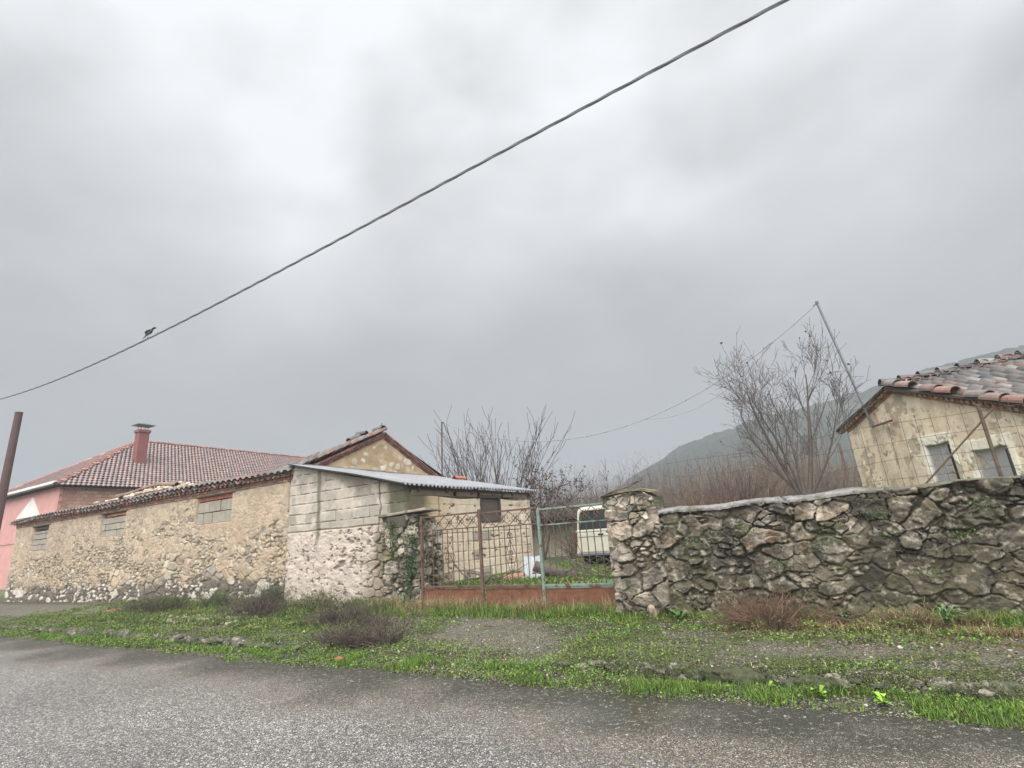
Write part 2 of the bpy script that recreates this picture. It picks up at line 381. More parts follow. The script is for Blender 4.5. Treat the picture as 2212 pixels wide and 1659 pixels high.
def axis(a, b, c, d, f, far):
    m = np.arange(a, b+1e-6, f); lo = []; hi = []; s = f
    x = a
    while x > c: s *= 1.16; x -= s; lo.append(x)
    s = f; x = b
    while x < d: s *= 1.16; x += s; hi.append(x)
    return np.array(lo[::-1]+list(m)+hi)
xs = axis(-20, 4.5, -900, 900, .06, 0); ys = axis(5.1, 10.2, -300, 1500, .05, 0)
GX, GY = np.meshgrid(xs, ys, indexing='ij'); GZ = gz(GX, GY)
def mixc(c, d, t): return c*(1-t[..., None])+np.array(d)*t[..., None]
def pathm(x, y):
    b = fbm(x*3, y*4, 0, 39, 4)-.5; b2 = fbm(x*9, y*10, 0, 43, 3)-.5
    cx = -4.7-(y-7.2)*.75; w = .95+.25*np.sin(y*2)
    p1 = ss(w+.25, w-.25, np.abs(x-cx)+1.3*b+.5*b2)*ss(6.35, 6.75, y+.5*b)*ss(9.0, 8.5, y)
    cy = 7.0+.12*x; p2 = ss(.55, .2, np.abs(y-cy)+.7*b+.4*b2)*ss(-4.5, -3.6, x)*.75
    return np.clip(np.maximum(p1, p2), 0, 1)
def groundcol(x, y):
    a = fbm(x*1.1, y*1.4, 0, 31); b = fbm(x*4, y*5, 0, 37); g = fbm(x*.5, y*.9, 0, 41)
    c = np.zeros(x.shape+(3,))+np.array(S(52, 46, 32))
    c = mixc(c, S(48, 54, 24), ss(.40, .56, a)*.9); c = mixc(c, S(82, 72, 54), ss(.54, .7, b)*.6)
    c = mixc(c, S(52, 50, 34), ss(5.85, 5.5, y))
    # gravel path leading to the gate
    pa = pathm(x, y); c = mixc(c, S(88, 82, 70), pa*.85)
    pl = ss(-14, -16, x)*ss(7.0, 7.4, y)*ss(9.3, 8.9, y); c = mixc(c, S(104, 98, 86), pl*.8)
    # red brown litter below the right wall
    rr = ss(-1.6, -.4, x)*ss(7.0, 8.0, y+1.2*(a-.5)+.6*(b-.5)); rr = rr*ss(8.95, 8.8, y); c = mixc(c, S(88, 58, 36), rr*.85)
    yard = ss(9.6, 10.4, y)*ss(60, 30, y); c = mixc(c, S(84, 112, 44), yard*ss(.3, .5, a))
    c = mixc(c, S(112, 100, 76), ss(24, 40, y))
    return c
def ground_mat(name, pebble=.5, peb_sc=38):
    m = mat(name, attr=True, n_scale=5, n_amt=.45, bump=0, rough=.8)
    T = m.node_tree; n = T.nodes; l = T.links; p = n['Principled BSDF']
    tc = nd(n, 'ShaderNodeTexCoord'); vo = nd(n, 'ShaderNodeTexVoronoi'); vo.inputs['Scale'].default_value = peb_sc; l.new(tc.outputs['Object'], vo.inputs['Vector'])
    src = p.inputs['Base Color'].links[0].from_socket
    sp = nd(n, 'ShaderNodeSeparateColor'); l.new(vo.outputs['Color'], sp.inputs[0])
    big = nd(n, 'ShaderNodeTexNoise'); big.inputs['Scale'].default_value = 1.7; l.new(tc.outputs['Object'], big.inputs['Vector'])
    th = mth(n, l, 'MULTIPLY', mth(n, l, 'GREATER_THAN', mth(n, l, 'ADD', sp.outputs[0], mth(n, l, 'MULTIPLY', big.outputs['Fac'], .5)), 1.34-pebble*.35), mth(n, l, 'LESS_THAN', vo.outputs['Distance'], .42))
    cr = nd(n, 'ShaderNodeValToRGB'); l.new(sp.outputs[1], cr.inputs[0])
    cr.color_ramp.elements[0].color = (*S(112, 106, 98), 1); cr.color_ramp.elements[1].color = (*S(196, 190, 178), 1)
    x = nd(n, 'ShaderNodeMixRGB'); l.new(th, x.inputs[0]); l.new(src, x.inputs[1]); l.new(cr.outputs[0], x.inputs[2]); l.new(x.outputs[0], p.inputs['Base Color'])
    q = nd(n, 'ShaderNodeTexNoise'); q.inputs['Scale'].default_value = 30; q.inputs['Detail'].default_value = 5; l.new(tc.outputs['Object'], q.inputs['Vector'])
    b = nd(n, 'ShaderNodeBump'); b.inputs['Strength'].default_value = .7; b.inputs['Distance'].default_value = .03
    l.new(mth(n, l, 'ADD', q.outputs['Fac'], mth(n, l, 'MULTIPLY', th, .3)), b.inputs['Height']); l.new(b.outputs[0], p.inputs['Normal'])
    # finer grit, litter and moss flecks
    for (sc, col_, thr, am) in ((95, S(150, 142, 128), .80, .75), (60, S(44, 38, 28), .74, .8), (26, S(84, 92, 40), .78, .5)):
        v2 = nd(n, 'ShaderNodeTexVoronoi'); v2.inputs['Scale'].default_value = sc; l.new(tc.outputs['Object'], v2.inputs['Vector']); s2 = nd(n, 'ShaderNodeSeparateColor'); l.new(v2.outputs['Color'], s2.inputs[0])
        src2 = p.inputs['Base Color'].links[0].from_socket; x2 = nd(n, 'ShaderNodeMixRGB'); l.new(mth(n, l, 'MULTIPLY', mth(n, l, 'GREATER_THAN', s2.outputs[0], thr), am), x2.inputs[0]); l.new(src2, x2.inputs[1]); x2.inputs[2].default_value = (*col_, 1); l.new(x2.outputs[0], p.inputs['Base Color'])
    return m
M_ground = ground_mat('mossy_soil')
nx, ny = GX.shape; i = (np.arange(nx-1)[:, None]*ny+np.arange(ny-1)[None]).ravel()
g = mkobj('ground', np.stack([GX, GY, GZ], -1).reshape(-1, 3), np.stack([i, i+ny, i+ny+1, i+1], 1), M_ground, None, groundcol(GX, GY).reshape(-1, 3), True)
tag(g, 'mossy soil verge, yard and open land beyond the wet road', 'ground', kind='structure')

def road_mat():
    m = bpy.data.materials.new('chip_seal_road'); m.use_nodes = True
    T = m.node_tree; n = T.nodes; l = T.links; p = n['Principled BSDF']; tc = nd(n, 'ShaderNodeTexCoord'); V = tc.outputs['Object']
    vo = nd(n, 'ShaderNodeTexVoronoi'); vo.inputs['Scale'].default_value = 46; l.new(V, vo.inputs['Vector'])
    vo2 = nd(n, 'ShaderNodeTexVoronoi'); vo2.inputs['Scale'].default_value = 130; l.new(V, vo2.inputs['Vector'])
    ed = nd(n, 'ShaderNodeTexVoronoi'); ed.feature = 'DISTANCE_TO_EDGE'; ed.inputs['Scale'].default_value = 46; l.new(V, ed.inputs['Vector'])
    sp = nd(n, 'ShaderNodeSeparateColor'); l.new(vo.outputs['Color'], sp.inputs[0])
    cr = nd(n, 'ShaderNodeValToRGB'); l.new(sp.outputs[0], cr.inputs[0]); e = cr.color_ramp.elements
    e[0].color = (*S(92, 88, 85), 1); e[1].color = (*S(198, 192, 184), 1); e[1].position = 1
    for q, c in ((.35, S(128, 124, 120)), (.6, S(150, 144, 138)), (.85, S(168, 164, 158))): z = e.new(q); z.color = (*c, 1)
    gap = nd(n, 'ShaderNodeMapRange'); gap.inputs[1].default_value = .02; gap.inputs[2].default_value = .16; l.new(ed.outputs['Distance'], gap.inputs[0])
    x = nd(n, 'ShaderNodeMixRGB'); l.new(gap.outputs[0], x.inputs[0]); x.inputs[1].default_value = (*S(62, 60, 58), 1); l.new(cr.outputs[0], x.inputs[2])
    # fine brown silt that gathers towards the verge and in irregular tongues
    sx = nd(n, 'ShaderNodeSeparateXYZ'); l.new(V, sx.inputs[0])
    a = nd(n, 'ShaderNodeTexNoise'); a.inputs['Scale'].default_value = .8; a.inputs['Detail'].default_value = 6; l.new(V, a.inputs['Vector'])
    d = nd(n, 'ShaderNodeTexNoise'); d.inputs['Scale'].default_value = 16; d.inputs['Detail'].default_value = 5; l.new(V, d.inputs['Vector'])
    s = mth(n, l, 'ADD', sx.outputs['Y'], mth(n, l, 'MULTIPLY', mth(n, l, 'SUBTRACT', a.outputs['Fac'], .5), 2.6))
    s = mth(n, l, 'ADD', s, mth(n, l, 'MULTIPLY', mth(n, l, 'SUBTRACT', d.outputs['Fac'], .5), 1.2))
    sxr = nd(n, 'ShaderNodeMapRange'); sxr.inputs[1].default_value = -2.6; sxr.inputs[2].default_value = .6; sxr.inputs[3].default_value = 0; sxr.inputs[4].default_value = .95; l.new(sx.outputs['X'], sxr.inputs[0]); s0 = s; s = mth(n, l, 'ADD', s, sxr.outputs[0])
    mr = nd(n, 'ShaderNodeMapRange'); mr.inputs[1].default_value = 3.7; mr.inputs[2].default_value = 4.7; l.new(s, mr.inputs[0])
    si = nd(n, 'ShaderNodeValToRGB'); l.new(d.outputs['Fac'], si.inputs[0]); si.color_ramp.elements[0].color = (*S(58, 50, 38), 1); si.color_ramp.elements[0].position = .35
    si.color_ramp.elements[1].color = (*S(106, 92, 74), 1); si.color_ramp.elements[1].position = .65
    few = mth(n, l, 'GREATER_THAN', sp.outputs[1], .80)
    gs = nd(n, 'ShaderNodeSeparateColor'); l.new(vo2.outputs['Color'], gs.inputs[0])
    gr = nd(n, 'ShaderNodeMixRGB'); l.new(mth(n, l, 'MULTIPLY', mth(n, l, 'GREATER_THAN', gs.outputs[0], .84), .8), gr.inputs[0]); l.new(si.outputs[0], gr.inputs[1]); gr.inputs[2].default_value = (*S(176, 168, 154), 1)
    gd = nd(n, 'ShaderNodeMixRGB'); l.new(mth(n, l, 'MULTIPLY', mth(n, l, 'LESS_THAN', gs.outputs[0], .22), .7), gd.inputs[0]); l.new(gr.outputs[0], gd.inputs[1]); gd.inputs[2].default_value = (*S(58, 52, 44), 1)
    amt = mth(n, l, 'MULTIPLY', mr.outputs[0], mth(n, l, 'SUBTRACT', .93, mth(n, l, 'MULTIPLY', few, .65)))
    big = nd(n, 'ShaderNodeTexNoise'); big.inputs['Scale'].default_value = .45; big.inputs['Detail'].default_value = 7; big.inputs['Roughness'].default_value = .65; l.new(V, big.inputs['Vector'])
    bs = mth(n, l, 'ADD', .45, mth(n, l, 'MULTIPLY', big.outputs['Fac'], 1.0)); xs2 = nd(n, 'ShaderNodeVectorMath', operation='SCALE'); l.new(x.outputs[0], xs2.inputs[0]); l.new(bs, xs2.inputs['Scale'])
    wv = nd(n, 'ShaderNodeMixRGB'); wv.inputs[0].default_value = .12; l.new(V, wv.inputs[1]); l.new(a.outputs['Color'], wv.inputs[2])
    ck = nd(n, 'ShaderNodeTexVoronoi'); ck.feature = 'DISTANCE_TO_EDGE'; ck.inputs['Scale'].default_value = .55; l.new(wv.outputs[0], ck.inputs['Vector'])
    ckm = mth(n, l, 'MULTIPLY', mth(n, l, 'LESS_THAN', ck.outputs['Distance'], .006), 0.0)
    xc = nd(n, 'ShaderNodeMixRGB'); l.new(ckm, xc.inputs[0]); l.new(xs2.outputs[0], xc.inputs[1]); xc.inputs[2].default_value = (*S(50, 48, 46), 1)
    y = nd(n, 'ShaderNodeMixRGB'); l.new(amt, y.inputs[0]); l.new(xc.outputs[0], y.inputs[1]); l.new(gd.outputs[0], y.inputs[2])
    # moss film along the edge
    mo = nd(n, 'ShaderNodeMapRange'); mo.inputs[1].default_value = 4.5; mo.inputs[2].default_value = 5.2; l.new(s0, mo.inputs[0])
    yy = nd(n, 'ShaderNodeMixRGB'); l.new(mth(n, l, 'MULTIPLY', mo.outputs[0], mth(n, l, 'MULTIPLY', mth(n, l, 'GREATER_THAN', d.outputs['Fac'], .42), .85)), yy.inputs[0]); l.new(y.outputs[0], yy.inputs[1]); yy.inputs[2].default_value = (*S(36, 38, 22), 1)
    l.new(yy.outputs[0], p.inputs['Base Color'])
    # glossy patch imitating a car window reflection, put into roughness and bump
    def blob(cx, cy, rx, ry):
        mp = nd(n, 'ShaderNodeMapping'); mp.inputs['Location'].default_value = (-cx/rx, -cy/ry, 0); mp.inputs['Scale'].default_value = (1/rx, 1/ry, 0); l.new(V, mp.inputs['Vector'])
        ln = nd(n, 'ShaderNodeVectorMath', operation='LENGTH'); l.new(mp.outputs[0], ln.inputs[0])
        q = mth(n, l, 'ADD', ln.outputs['Value'], mth(n, l, 'MULTIPLY', mth(n, l, 'SUBTRACT', d.outputs['Fac'], .5), .9))
        r = nd(n, 'ShaderNodeMapRange'); r.inputs[1].default_value = 1.15; r.inputs[2].default_value = .7; l.new(q, r.inputs[0]); return r.outputs[0]
    wet = blob(-2.2, 4.9, .75, .75)  # mask of the added reflection patch
    ro = mth(n, l, 'SUBTRACT', .33, mth(n, l, 'MULTIPLY', wet, .30)); ro = mth(n, l, 'ADD', ro, mth(n, l, 'MULTIPLY', mr.outputs[0], .22), True)
    l.new(ro, p.inputs['Roughness']); p.inputs['Specular IOR Level'].default_value = .55
    h = mth(n, l, 'ADD', mth(n, l, 'MULTIPLY', gap.outputs[0], .7), mth(n, l, 'MULTIPLY', sp.outputs[2], .5)); h = mth(n, l, 'ADD', h, mth(n, l, 'MULTIPLY', vo2.outputs['Distance'], .3))
    b = nd(n, 'ShaderNodeBump'); b.inputs['Distance'].default_value = .012
    l.new(mth(n, l, 'SUBTRACT', .6, mth(n, l, 'MULTIPLY', wet, .58)), b.inputs['Strength']); l.new(h, b.inputs['Height']); l.new(b.outputs[0], p.inputs['Normal'])
    return m
rx = np.arange(-80, 41, 1.); ry = np.array([-9, -5, -1, 2, 4, 5, 5.8]); RX, RY = np.meshgrid(rx, ry, indexing='ij')
i = (np.arange(len(rx)-1)[:, None]*len(ry)+np.arange(len(ry)-1)[None]).ravel(); k = len(ry)
r_ = mkobj('road', np.stack([RX, RY, 0*RX], -1).reshape(-1, 3), np.stack([i, i+k, i+k+1, i+1], 1), road_mat())
tag(r_, 'wet grey chip seal road with brown silt along its edge', 'road', kind='structure')

# ---------------------------------------------------------------- hill
hx = np.linspace(-330, 420, 330); hy = np.linspace(110, 620, 200)
HX, HY = np.meshgrid(hx, hy, indexing='ij')
prx = np.array([-420, -260, -190, -150, -124, -106, -89, -60, -29, -8, 14, 45, 74, 95, 116, 150, 220, 400, 620]); prz = np.array([0, 3, 10, 24, 37, 46, 54, 61, 66.5, 67, 68, 73.5, 80, 81.5, 83.5, 90, 110, 130, 120])
DH = 260.
prof = np.interp(HX*400/HY, prx, prz-1.6)*(np.minimum(HY, DH)/400)+1.6
rise = ss(110, DH, HY)
HZ = -1+(prof+1)*rise**.8+rise*(3*(fbm(HX*.03, HY*.03, 0, 50)-.5)*2)*ss(DH*1.5, DH, HY)
HZ = np.where(HY > DH, HZ*(1-.4*ss(DH, 560, HY)), HZ)
bump = cells(HX.ravel(), HY.ravel(), 4.2, 4.2, 77, p=2, jit=.45)[0].reshape(HX.shape)
HZ = HZ+np.clip(bump, 0, 1.8)*1.25*rise
cc = fbm(HX*.03, HY*.03, 0, 60); c2 = fbm(HX*.2, HY*.2, 0, 61)
hc = np.zeros(HX.shape+(3,))+np.array(S(48, 56, 44)); hc = mixc(hc, S(80, 78, 62), ss(.5, .65, cc)*.7); hc = mixc(hc, S(34, 42, 32), ss(.4, .6, c2)*.7)
i = (np.arange(len(hx)-1)[:, None]*len(hy)+np.arange(len(hy)-1)[None]).ravel(); k = len(hy)
M_hill = mat('wooded_hillside', attr=True, n_scale=.15, n_amt=.4, bump=0)
h_ = mkobj('hill', np.stack([HX, HY, HZ], -1).reshape(-1, 3), np.stack([i, i+k, i+k+1, i+1], 1), M_hill, None, hc.reshape(-1, 3), True)
tag(h_, 'dark wooded hill fading into mist behind the tiled barn', 'hill', kind='structure')

# ================================================================ long stone farmhouse
FX0, FX1, FY = -33.2, -13.16, 9.6; EAVE = 3.5
fh = empty('stone_farmhouse', (-23, 9.6, .1), 'long old stone farmhouse with blocked windows and a sagging clay tile roof', 'farmhouse')
P_farm = [S(188, 168, 140), S(176, 160, 134), S(204, 192, 170), S(168, 152, 128), S(182, 158, 126), S(160, 150, 136)]
WINS = [(-31.2, -29.5, 2.38, 3.42), (-24.6, -22.65, 2.6, 3.46), (-17.9, -15.9, 2.6, 3.47)]
def farm_fn(x0):
    def fn(u, z):
        x = x0+u
        wu = x+.25*(fbm(x*2.2, z*2.2, 0, 1)-.5); wz = z+.22*(fbm(x*2.2, z*2.2, 4.4, 2)-.5)
        e1, id1, ou, ov = cells(wu, wz, .42, .26, 11); e2, id2, _, _ = cells(wu, wz, .17, .11, 15)
        big = ss(.42, .6, fbm(x*.8, z*1.1, 0, 5))
        e = np.where(big > .5, e1, e2); idd = np.where(big > .5, id1, id2)
        sf = ss(.0, .035, e)
        n = fbm(x*1.1, z*1.6, 0, 20, 5); n2 = fbm(x*5, z*5, 0, 22)
        # lime plaster holds on in the upper part, has worn off below
        pl = ss(-.3, .22, (n-.5)*2.0+(z-1.9)*.42+(n2-.5)*1.1+.5*(idd-.5))
        low = ss(1.0, .72, z+.7*(n-.5)+.2*(n2-.5))
        fr = fbm(x*10, z*10, 0, 25)
        d_s = -.045*(1-sf)*(.35+1.1*n2)+.045*(idd-.5)+.03*(fr-.5)-.02*low
        d_p = .004+.03*(n2-.5)+.012*sf+.008*(fr-.5)
        d = lerp(d_s, d_p, pl)
        c_s = rnd_pal(idd, P_farm)*(.72+.55*(fr[..., None]-.1))
        mort = np.array(S(132, 116, 94)); c_s = mort*(1-sf[..., None])*.9+c_s*sf[..., None]
        c_p = np.zeros(c_s.shape)+np.array(S(188, 168, 142)); c_p = mixc(c_p, S(172, 154, 130), ss(.4, .62, n2)); c_p = mixc(c_p, S(180, 150, 122), ss(.54, .68, n)*.35)
        c = c_s*(1-pl[..., None])+c_p*pl[..., None]
        # the dirt band at the foot: dark grout, pale stones standing out of it
        stone = (idd > .66)*ss(.0, .03, e)
        c = mixc(c, S(98, 90, 82), low*(1-stone)*.85); c = mixc(c, S(206, 198, 184), low*stone*.75)
        # openings sunk for the block infill
        w = 0*x
        for a, b, z0, z1 in WINS: w = np.maximum(w, (x > a)*(x < b)*(z > z0)*(z < z1))
        d = np.where(w > 0, -.16, d); c = mixc(c, S(120, 110, 98), w*.8)
        return d, c
    return fn
relief('front_wall', (FX0, FY, 0), (1, 0, 0), (0, -1, 0), FX1-FX0, lambda u: EAVE+0*np.asarray(u, float), .021, farm_fn(FX0), M_farm, fh, thick=.45)
# gable end
GA, GB, RZ = 9.6, 17.0, 5.22
def gtop(u): u = np.asarray(u, float); return np.where(u < 3.7, 3.5+(RZ-3.5)*u/3.7, RZ-(RZ-3.5)*(u-3.7)/3.7)
def gable_fn(u, z):
    wu = u+.15*(fbm(u*3, z*3, 0, 1)-.5); wz = z+.15*(fbm(u*3, z*3, 7, 1)-.5)
    e, idd, _, _ = cells(wu, wz, .34, .26, 91); n = fbm(u*7, z*7, 0, 3); sh = ss(.05, .09, e+.04*(n-.5))*(idd > .45)
    c = np.zeros(u.shape+(3,))+np.array(S(200, 174, 136)); c = mixc(c, S(180, 152, 118), ss(.4, .65, fbm(u*2.5, z*2.5, 0, 33)))
    c = c*(1-sh[..., None])+rnd_pal(idd, [S(206, 192, 168), S(188, 176, 156), S(212, 200, 182)])*sh[..., None]
    return .02*(n-.5)+.014*sh, c
relief('gable_wall', (-13.16, GA+.12, 0), (0, 1, 0), (1, 0, 0), GB-GA-.12, lambda u: gtop(np.asarray(u, float)+.12), .03, gable_fn, M_farm, fh, thick=.4)
# plain rear masses so the house is closed
m = MB(); m.box((FX0+.05, 16.6, 0), (-13.6, 17, 3.5), S(180, 160, 130)); m.box((FX0, 10, 0), (FX0+.4, 16.6, 3.5), S(180, 160, 130)); m.build('rear_wall', M_farm, fh)
# brick cornice under the front eave
m = MB(); R = random.Random(2)
for k, (z0, pr) in enumerate(((3.50, .03), (3.572, .05), (3.644, .10), (3.716, .13))):
    x = FX0-.02
    while x < FX1:
        bl = .225 if k != 2 else .12
        c = np.array(R.choice([S(160, 112, 92), S(142, 104, 88), S(172, 128, 104), S(134, 110, 96)]))*R.uniform(.8, 1.15)
        p_ = pr+(.05 if (k == 2 and int(x/.12) % 2 == 0) else 0)+R.uniform(-.006, .006)
        m.box((x, FY+.3, z0+R.uniform(0, .004)), (min(x+bl-.014, FX1+.03), FY-p_, z0+.062), c); x += bl
m.box((FX0, FY+.29, 3.49), (FX1, FY-.025, 3.80), S(110, 96, 82))
m.build('brick_cornice', M_brick, fh)
# brick bands that follow the gable
m = MB()
for sgn in (1, -1):
    for row, (off, pr) in enumerate(((-.02, .04), (.055, .09), (.13, .12))):
        s_ = 0; Lg = math.hypot(3.7, RZ-3.5)
        while s_ < Lg-.05:
            bl = .21 if row != 1 else .11; t0 = s_/Lg; t1 = min((s_+bl-.012)/Lg, 1)
            y0, y1 = [(GA+3.7*t if sgn > 0 else GB-3.7*t) for t in (t0, t1)]; za, zb = 3.5+(RZ-3.5)*t0+off, 3.5+(RZ-3.5)*t1+off
            pr_ = pr+R.uniform(-.006, .006); xa = -13.3; xb = -13.16+pr_; hh = .066
            V = [(x_, y_, z_) for x_ in (xa, xb) for (y_, z_) in ((y0, za), (y1, zb), (y1, zb+hh), (y0, za+hh))]
            m.add(V, [[0, 3, 2, 1], [4, 5, 6, 7], [0, 1, 5, 4], [1, 2, 6, 5], [2, 3, 7, 6], [3, 0, 4, 7]], np.array(R.choice([S(136, 92, 80), S(122, 84, 76), S(148, 106, 90)]))*R.uniform(.8, 1.15)); s_ += bl
m.build('gable_cornice', M_brick, fh)
# window infills
m = None
for k, (a, b, z0, z1) in enumerate(WINS):
    m = MB(); zz = z0+.01; row = 0; top_ = z1-(.2 if k == 0 else .14 if k == 2 else .12)
    while zz < top_-.05:
        hh = min(.235 if k < 2 else .36, top_-zz); x = a+.02; first = True
        while x < b-.06:
            bw = min(R.choice([.36, .5, .62]) if not (first and row % 2) else .3, b-.02-x); first = False
            g_ = R.uniform(.85, 1.08); m.box((x, FY+.14, zz), (x+bw-.022, FY+.035+R.uniform(0, .03), zz+hh-.024), np.array(S(164, 156, 140))*g_, bev=.008); x += bw
        zz += hh; row += 1
    m.build('block_infill', M_block, fh)
    m = MB()
    if k == 2:
        x = a+.03
        while x < b-.1: m.box((x, FY+.14, z1-.135), (x+.2, FY+.03, z1-.075), np.array(S(160, 88, 68))*R.uniform(.8, 1.1)); m.box((x+.03, FY+.14, z1-.068), (x+.22, FY+.03, z1-.01), np.array(S(150, 82, 64))*R.uniform(.8, 1.1)); x += .215
        m.build('brick_row', M_brick, fh)
    elif k == 1:
        for q in range(6): x = a+.4+q*.25; m.box((x, FY+.14, z1-.12), (x+.22, FY+.03, z1-.04), np.array(S(170, 110, 84))*R.uniform(.8, 1.1))
        m.build('brick_row', M_brick, fh)
    m = MB(); m.box((a-.12, FY+.2, z1-.01), (b+.15, FY-.02, z1+.05), bev=.01); 
    if k == 0: m.box((a+.05, FY+.1, z1-.14), (b-.05, FY+.02, z1-.08), bev=.01)
    m.build('lintel', M_wood, fh, usecol=False)
# sagging clay roof
def sag(x): return .30+.70*np.exp((np.minimum(x, -13.2)+13.2)/2.3)
def roofz(x, y):
    s_ = (RZ+.26-3.86)/3.7*sag(x); t = y-9.42
    z = 3.86+s_*t+.05*math.sin(x*1.7)*min(1, t)+.03*math.sin(x*.63+1)
    z += .34*math.exp(-((x+22.3)/1.9)**2-((y-10.5)/.6)**2)+.12*math.exp(-((x+26)/1.2)**2-((y-10.3)/.5)**2)
    z -= .14*math.exp(-((x+30)/3)**2)*min(1, t)
    return z
tiles('tiled_roof', lambda u, v: (FX0-.3+u, 9.44+v*.93, roofz(FX0-.3+u, 9.44+v*.93)), int((FX1+.25-FX0+.3)/.30), 12, .30, .35, M_tile, fh, TERRA, r=.132, jit=1.6, flip=-1,
      inside=lambda u, v: True)
tiles('rear_roof', lambda u, v: (FX0+u, 17.25-v*.93, 3.84+v*.93*.40*sag(FX0+u)), 66, 12, .30, .33, M_tile, fh, TERRA, r=.132, pans=False, flip=1, seg=3)
m = MB()   # boards under the tiles, and the ridge run
for q in range(9):
    x = -13.3-q*.42; zr = roofz(x, 13.25)+.10
    m.shell((x+.12, 13.3, zr+.0), (x-.36, 13.3, roofz(x-.34, 13.25)+.04), .125, .11, np.array(TERRA[q % 6])*.9)
m.shell((-13.05, 13.25, RZ+.30), (-13.55, 13.3, RZ+.30), .15, .13, S(96, 94, 90)); m.tube([(-13.2, 13.28, RZ+.42), (-13.2, 13.28, RZ+.50), (-13.16, 13.28, RZ+.53)], [.02, .018, .014], 6, S(96, 94, 90))
m.build('ridge_tiles', M_tile, fh)
V = []; F = []
qx = np.linspace(FX0-.1, FX1+.1, 80); qy = np.linspace(9.36, 13.3, 14)
for sgn in (1, -1):
    b0 = len(V)
    for x in qx:
        for y in qy:
            yy = y if sgn > 0 else 26.6-y; V.append((x, yy, roofz(x, y)-.05 if sgn > 0 else 3.78+(17.24-yy)*.40*sag(x)))
    for a_ in range(79):
        for b_ in range(13): j = b0+a_*14+b_; F.append([j, j+14, j+15, j+1])
mkobj('roof_boards', V, F, M_wood, fh)
# things lying loose on that roof
def barrel(name, p, ax, label, col, r=.11, Lh=.22):
    m = MB(); p = np.array(p); ax = np.array(ax, float); ax /= np.linalg.norm(ax); b = np.cross(ax, [0, 0, 1]); b /= np.linalg.norm(b); nn = np.cross(b, ax)
    V = []; F = []
    for s_, rr in ((-Lh, r), (Lh, r*.82)):
        for k in range(9):
            q = math.pi*k/8
            for t in (0, .02): V.append(p+ax*s_+b*math.cos(q)*(rr-t)+nn*(math.sin(q)*(rr-t)*.9))
    for k in range(8):
        i = 2*k; F += [[i, i+18, i+20, i+2], [i+1, i+3, i+21, i+19], [i, i+2, i+3, i+1], [i+18, i+19, i+21, i+20]]
    m.add(V, F, col); o = m.build(name, M_tile); return tag(o, label, 'roof tile', 'loose clay tiles lying on the roofs')
barrel('loose_tile', (-13.35, 12.15, roofz(-13.35, 12.15)+.07), (0, 1, .5), 'dark grey loose tile lying lengthwise on the farmhouse gable edge', S(92, 90, 88), .13, .25)
barrel('loose_tile', (-13.4, 12.55, roofz(-13.4, 12.55)+.12), (1, .2, .1), 'dark loose tile set crosswise, the higher one on the farmhouse gable edge', S(80, 80, 80), .14, .2)
m = MB()
for q in range(95):
    x = random.gauss(-22.4, 1.5); y = random.uniform(9.75, 10.6); m.rock((x, y, roofz(x, y)+.08), random.uniform(.04, .13), np.array(random.choice([S(206, 192, 168), S(186, 174, 156), S(176, 156, 128)])))
tag(m.build('roof_rubble', M_farm), 'pale stone rubble heaped on the collapsed farmhouse roof', 'rubble', kind='stuff')
m = MB()
for q in range(10):
    m.shell((-24.6+q*.42, 10.02+q*.012, roofz(-24.6+q*.42, 10.1)+.13), (-24.6+q*.42+.46, 10.04+q*.012, roofz(-24.1+q*.42, 10.1)+.16), .12, .10, np.array(TERRA[q % 3])*.9)
tag(m.build('tile_run', M_tile), 'row of overlapped clay tiles lying along the heap on the collapsed roof', 'roof tiles')

